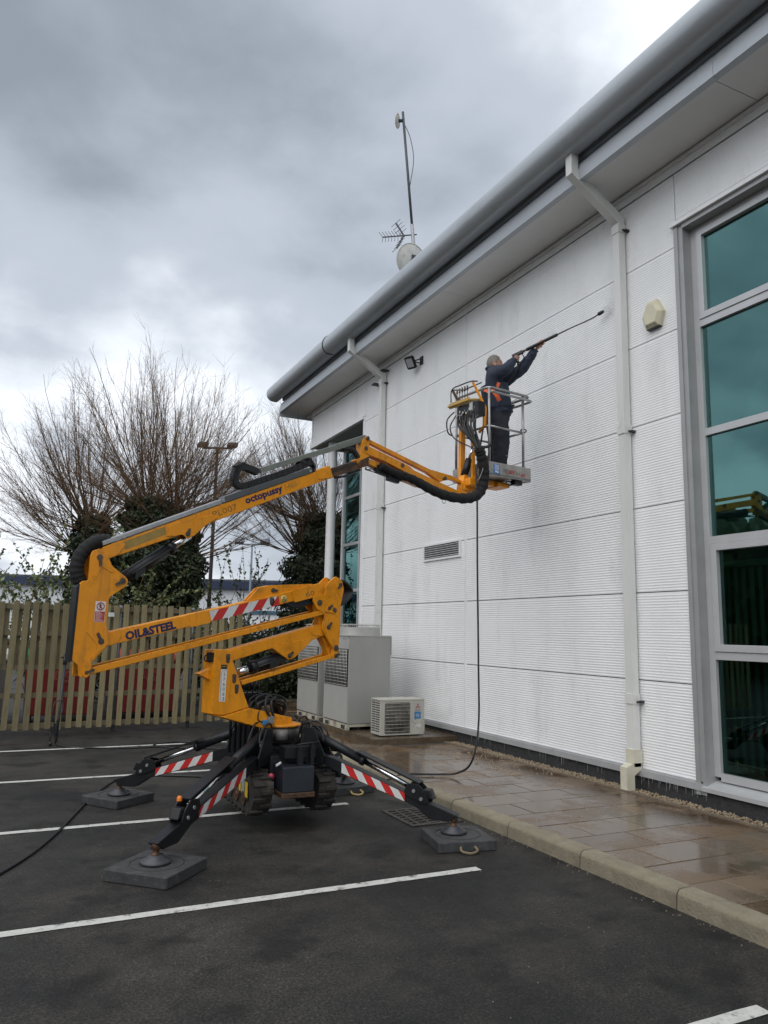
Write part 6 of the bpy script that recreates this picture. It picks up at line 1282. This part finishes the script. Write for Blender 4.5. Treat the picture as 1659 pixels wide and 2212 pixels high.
lamp('lamp_post', 'tall dark lamp post with twin floodlights beside the bare willow', (6.08, 26.0, 0), 8.0, .06, .52, .34, M_LPOST, hd=(.9, -.43, 0))
lamp('lamp_post', 'distant slim twin-headed lamp post before the warehouse', (13.4, 46.5, 0), 7.0, .07, .8, .55, mat('post_grey', (.16, .19, .22), .6, .2), hd=(.9, -.43, 0))
wh = thing('warehouse', 'long white warehouse with a dark blue roof edge far behind the fence', 'building', (8, 62, 0))
wd_ = V((.925, -.38, 0)).normalized(); wn_ = V((wd_.y, -wd_.x, 0)); wo = V((14, 59.8, 0))
M_WHW = mat('warehouse_white', (.62, .64, .66), .6, var=.06, vscale=.5)
def wbox(name, s0, s1, z0, z1, out_, th, m_): q = MB(); c = wo+wd_*(s0+s1)/2+wn_*(out_-th/2)+V((0, 0, (z0+z1)/2)); q.obox(c, wd_*(s1-s0)/2, wn_*th/2, V((0, 0, (z1-z0)/2))); return q.build(name, m_, wh)
wbox('wall', -60, 40, 0, 4.75, 0, 12, M_WHW); wbox('fascia', -60, 40, 4.75, 5.35, .5, 13, mat('fascia_blue', (.018, .03, .07), .4, .2, var=.1)); wbox('roof', -60, 40, 5.35, 5.55, -.5, 11, mat('roof_dark', (.06, .07, .08), .6))
for k in range(8): wbox('blue_rail', -60+12.5*k, -47.6+12.5*k, 2.85, 3.12, .12, .12, mat('rail_teal', (.035, .10, .15), .5))
for k in range(12):
    wbox('wall_joint', -58+8*k, -57.9+8*k, 0, 4.74, .02, .02, M_JDARK)

# ------------------------------------------------------------------ trees, ivy, hedge
def tubes_np(paths, n=3):
    """many thin tapered twigs as one mesh; paths = list of (points Nx3, radii N)"""
    vs, fs = [], []
    for P, R in paths:
        P = np.asarray(P); m = len(P); D = np.gradient(P, axis=0); D /= np.linalg.norm(D, axis=1)[:, None]+1e-9
        a = np.cross(D, np.array([.31, .52, .79])); a /= np.linalg.norm(a, axis=1)[:, None]+1e-9; c = np.cross(D, a); k0 = len(vs)
        for i in range(m):
            for k in range(n):
                t = 2*math.pi*k/n; vs.append(P[i]+(a[i]*math.cos(t)+c[i]*math.sin(t))*R[i])
        for i in range(m-1):
            for k in range(n): fs.append((k0+i*n+k, k0+i*n+(k+1) % n, k0+(i+1)*n+(k+1) % n, k0+(i+1)*n+k))
    return vs, fs
def leaf_mass(q, rng, blobs, n, size, mi=0, shell=.35, core=0):
    """leaf-sized folded faces through ellipsoids; blobs = (centre, radii, weight)"""
    wts = np.array([b[2] for b in blobs], float); wts /= wts.sum(); cnt = rng.multinomial(n, wts); vs = []; fs = []
    for (c, r, _), k in zip(blobs, cnt):
        if core:      # dark leafy heart so that no daylight passes through the middle
            cv = []
            for j in range(9):
                for i in range(14):
                    ph, th = math.pi*(j/8-.5), 2*math.pi*i/14; f = core+.10*math.sin(i*2.3+c[1])*math.cos(j*1.7+c[0]); cv.append((c[0]+r[0]*f*math.cos(ph)*math.cos(th), c[1]+r[1]*f*math.cos(ph)*math.sin(th), c[2]+r[2]*f*math.sin(ph)))
            q.add(cv, [(j*14+i, j*14+(i+1) % 14, (j+1)*14+(i+1) % 14, (j+1)*14+i) for j in range(8) for i in range(14)], mi)
        d = rng.normal(size=(k, 3)); d /= np.linalg.norm(d, axis=1)[:, None]; rr_ = shell+(1-shell)*rng.random(k)**.6
        # lumpy outline
        lump = 1+.16*np.sin(d[:, 0]*7+c[0])*np.sin(d[:, 1]*6+c[1])+.12*np.sin(d[:, 2]*9+c[2]*2); p = np.array(c)+d*np.array(r)*(rr_*lump)[:, None]
        nv = d+rng.normal(size=(k, 3))*.7; nv /= np.linalg.norm(nv, axis=1)[:, None]; t = np.cross(nv, rng.normal(size=(k, 3))); t /= np.linalg.norm(t, axis=1)[:, None]+1e-9; b_ = np.cross(nv, t); s = size*(.6+.8*rng.random(k))[:, None]
        k0 = len(vs)
        A_, B_, C_, D_ = p-t*s, p-b_*s*.55+nv*s*.18, p+t*s, p+b_*s*.55+nv*s*.18
        st_ = np.stack([A_, B_, C_, D_], 1).reshape(-1, 3); vs += list(map(tuple, st_)); fs += [(k0+4*i, k0+4*i+1, k0+4*i+2, k0+4*i+3) for i in range(k)]
    q.add(vs, fs, mi)
def leaf_material(name, c0, c1, rough=.5):
    m = bpy.data.materials.new(name); m.use_nodes = True; t = m.node_tree; N = t.nodes; L = t.links.new; b = N['Principled BSDF']
    g_ = N.new('ShaderNodeNewGeometry'); r_ = N.new('ShaderNodeValToRGB'); L(g_.outputs['Random Per Island'], r_.inputs[0]); r_.color_ramp.elements[0].color = (*c0, 1); r_.color_ramp.elements[1].color = (*c1, 1); L(r_.outputs[0], b.inputs['Base Color']); b.inputs['Roughness'].default_value = rough
    return m
M_IVY = leaf_material('ivy_leaf', (.010, .017, .007), (.038, .055, .02), .5); M_BARK = mat('bark', (.055, .045, .035), .9, var=.3, vscale=12, bump=.5, bscale=20)
M_TWIG = leaf_material('twig_bark', (.055, .034, .02), (.19, .112, .058), .8)
def grow(rng, p, d, L, r0_, nseg, bend, up=.35, rend=.12):
    P = [np.array(p, float)]; d = np.array(d, float); d /= np.linalg.norm(d); R = [r0_]
    for i in range(nseg):
        d = d+np.array([0, 0, up/nseg])+rng.normal(size=3)*bend; d /= np.linalg.norm(d); P.append(P[-1]+d*L/nseg); R.append(r0_*(1-(1-rend)*(i+1)/nseg))
    return np.array(P), np.array(R), d
def pollard(name, lab, base, trunks, heads, ivy, nshoot, lmax, seed, spread=1.0, aspect=(1, 1), nivy=9000, group='bare willows beyond the fence', dirbias=(0, 0, 0)):
    rng = np.random.default_rng(seed); t = thing(name, lab, 'tree', base, group)
    q = MB()
    for a, c, r_ in trunks: q.tube(smooth_path([a, (V(a)+V(c))/2+V((rng.normal()*.06, rng.normal()*.06, 0)), c], 4), [r_*(1-.35*i/8) for i in range(9)], 10)
    q.build('trunk', M_BARK, t)
    paths = []
    for i in range(nshoot):
        hp, hr = heads[rng.integers(len(heads))]
        th = rng.random()*2*math.pi; el = 1.45*rng.random()**.9
        d = np.array([math.sin(el)*math.cos(th)*aspect[0], math.sin(el)*math.sin(th)*aspect[1], math.cos(el)])*np.array([spread, spread, 1])+np.array(dirbias)*rng.random()
        p = np.array(hp)+d/np.linalg.norm(d)*np.array(hr)*rng.random()**.4*.9
        L = lmax*(.62+.38*rng.random())*(1-.22*min(1, el/1.5)); r_ = .011+.013*rng.random()**2
        P, R, dd = grow(rng, p, d, L, r_, 9, .062, .45, .18); paths.append((P, R))
        for k in range(int(11+9*rng.random())):
            f = .25+.72*rng.random(); j = int(f*9); p2 = P[j]; d2 = (P[min(j+1, 9)]-P[max(j-1, 0)]); d2 /= np.linalg.norm(d2); d2 = d2+rng.normal(size=3)*.30; L2 = L*(.16+.26*rng.random())*(1.15-f*.6)
            P2, R2, _ = grow(rng, p2, d2, L2, max(.0026, R[j]*.34), 5, .06, .25, .35); paths.append((P2, R2))
            if rng.random() < .85:
                for _k in range(3):
                    j2 = rng.integers(1, 5); d3 = P2[j2]-P2[j2-1]; d3 /= np.linalg.norm(d3); P3, R3, _ = grow(rng, P2[j2], d3+rng.normal(size=3)*.45, L2*.5, .0023, 3, .06, .2, .6); paths.append((P3, R3))
    q = MB(); vs, fs = tubes_np(paths, 3); q.add(vs, fs); q.build('crown', M_TWIG, t)
    q = MB(); leaf_mass(q, rng, ivy, nivy, .058, shell=.6, core=.62); q.build('ivy', M_IVY, t, label='dense dark ivy smothering the trunk')
    return t
pollard('willow_tree', 'bare pollarded willow at the far left with an ivy-clad stump', (1.65, 19.2, 0), [((1.65, 19.2, 0), (1.62, 19.2, 4.0), .30)],
        [((1.60, 19.1, 3.9), (.45, .45, .5)), ((1.3, 19.3, 3.4), (.3, .3, .4))], [((1.62, 19.1, 3.55), (.52, .5, .85), 1.2), ((1.62, 19.1, 2.4), (.55, .5, 1.2), 1.3), ((1.6, 19.1, 1.0), (.6, .55, 1.2), .8)], 105, 3.7, 3, 1.2, (1.2, .7), 12000, dirbias=(-.7, 0, 0))
pollard('willow_tree', 'large bare pollarded willow behind the boom with broad ivy mass', (3.1, 18.6, 0), [((3.1, 18.6, 0), (2.95, 18.5, 4.2), .40), ((3.1, 18.6, 2.2), (3.6, 18.4, 3.6), .2)],
        [((2.75, 18.4, 4.4), (.55, .5, .4)), ((3.35, 18.4, 4.2), (.5, .5, .45)), ((3.75, 18.3, 3.3), (.25, .3, .7))], [((2.75, 18.3, 4.25), (.62, .55, .55), 1.0), ((3.3, 18.3, 3.9), (.6, .55, .65), 1.0), ((2.8, 18.2, 3.2), (.85, .6, .9), 1.4), ((3.6, 18.2, 3.0), (.5, .5, .95), .9), ((3.0, 18.2, 1.7), (1.05, .6, 1.3), 1.6), ((2.2, 18.6, 3.0), (.4, .4, .6), .4)], 205, 4.0, 5, 1.1, (1.15, .7), 32000)
pollard('willow_tree', 'bare willow with dark ivy standing behind the round column', (7.3, 18.9, 0), [((7.3, 18.9, 0), (7.3, 18.9, 4.2), .38)],
        [((7.2, 18.8, 4.5), (.5, .5, .4)), ((6.7, 18.8, 3.6), (.3, .3, .7)), ((7.7, 18.9, 4.3), (.4, .4, .4))], [((7.35, 18.8, 4.15), (.75, .6, .75), 1.0), ((7.2, 18.7, 3.2), (.95, .7, .9), 1.3), ((7.2, 18.7, 2.0), (1.1, .8, 1.2), 1.5), ((7.0, 18.7, .9), (1.3, .8, 1.0), 1.2), ((8.1, 18.9, 3.4), (.7, .6, 1.3), 1.0)], 135, 3.5, 9, 1.15, (1.1, .7), 30000, dirbias=(-.7, 0, 0))
# hedge beyond the pavement
rng = np.random.default_rng(21); hg = thing('hedge', 'dense dark evergreen hedge between the fence end and the condensers', 'hedge', (5.6, 18.0, 0)); q = MB()
leaf_mass(q, rng, [((4.5+.55*k, 17.9+.1*math.sin(k), .75+.12*math.sin(k*2.1)), (.62, .5, .95+.12*math.sin(k*1.3)), 1) for k in range(8)], 24000, .045, shell=.6, core=.6); q.build('foliage', M_IVY, hg)
q = MB()
for k in range(9): q.tube([(4.4+.5*k, 18.0, 0), (4.45+.5*k, 18.0, .9)], [.03, .015], 5)
q.build('stems', M_BARK, hg)
q = MB(); leaf_mass(q, rng, [((4.6+.5*k, 20.5, 1.1), (.7, .6, 1.1), 1) for k in range(3)]+[((2.6+.5*k, 21, 1.0), (.7, .5, 1.1), 1) for k in range(3)], 6000, .05); q.build('hedge', leaf_material('hedge_leaf', (.03, .05, .016), (.10, .14, .05), .5), label='lighter green shrub mass behind the hedge', cat='hedge')
# brambles rising above the fence
M_BRAM = leaf_material('bramble_leaf', (.045, .065, .02), (.14, .19, .06), .5)
def bramble(lab, base, wdx, hmin, hmax, n, seed, dens=34, arch=.9, twl=.05):
    rng = np.random.default_rng(seed); t = thing('bramble', lab, 'bramble', base, 'brambles behind the fence'); paths = []; vs = []; fs = []
    for i in range(n):
        p = np.array([base[0]+rng.uniform(-wdx, wdx), base[1]+rng.uniform(-.5, .5), rng.uniform(.2, .8)]); d = np.array([rng.normal()*.45, rng.normal()*.25, 1]); L = rng.uniform(hmin, hmax)
        P, R, _ = grow(rng, p, d, L, .011, 12, .08, -arch*rng.random(), .4); paths.append((P, R))
        for k in range(int(dens*L)):
            f = .15+.85*rng.random(); j = min(11, int(f*12)); fr_ = f*12-j; c = P[j]*(1-fr_)+P[min(j+1, 12)]*fr_+rng.normal(size=3)*.022; nv = rng.normal(size=3); nv /= np.linalg.norm(nv); a = np.cross(nv, rng.normal(size=3)); a /= np.linalg.norm(a); b_ = np.cross(nv, a); s = twl*(.5+.7*rng.random()); k0 = len(vs)
            vs += [tuple(c-a*s), tuple(c-b_*s*.6), tuple(c+a*s), tuple(c+b_*s*.6)]; fs.append((k0, k0+1, k0+2, k0+3))
    q = MB(); v2, f2 = tubes_np(paths, 3); q.add(v2, f2); q.build('stems', M_TWIG, t); q = MB(); q.add(vs, fs); q.build('leaves', M_BRAM, t)
bramble('leafy bramble sprawling above the left end of the fence', (.35, 16.8, 0), 1.4, 2.0, 3.6, 70, 4, 26)
bramble('leafy bramble thicket between the elbow of the boom and the ivy', (2.2, 17.2, 0), .9, 1.6, 2.6, 50, 6, 26)
bramble('loose bramble stems arching above the striped boom', (5.3, 19.5, 0), 1.0, 1.8, 4.2, 46, 7, 18)
# belt of trees across the car park, out of frame but mirrored in the glazing
rng = np.random.default_rng(33); q = MB(); BB = [((-19+rng.normal(), -12+2.6*k, 3.0+.6*rng.random()), (2.4, 2.2, 3.2+1.3*rng.random()), 1) for k in range(19)]
nb = len(BB); NU, NV = 40, 22
for c, r, _ in BB:
    vs = []
    for j in range(NV+1):
        for i in range(NU):
            ph, th = math.pi*(j/NV-.5), 2*math.pi*i/NU; d = V((math.cos(ph)*math.cos(th), math.cos(ph)*math.sin(th), math.sin(ph))); f = 1+.28*mnoise.noise(d*2.4+V(c))+.14*mnoise.noise(d*7+V(c)); vs.append((c[0]+r[0]*f*d.x, c[1]+r[1]*f*d.y, c[2]+r[2]*f*d.z))
    q.add(vs, [(j*NU+i, j*NU+(i+1) % NU, (j+1)*NU+(i+1) % NU, (j+1)*NU+i) for j in range(NV) for i in range(NU)])
q.build('tree_belt', leaf_material('belt_leaf', (.02, .03, .012), (.06, .08, .03), .6), label='dark belt of shrubs across the car park mirrored in the windows', cat='trees', kind='stuff')
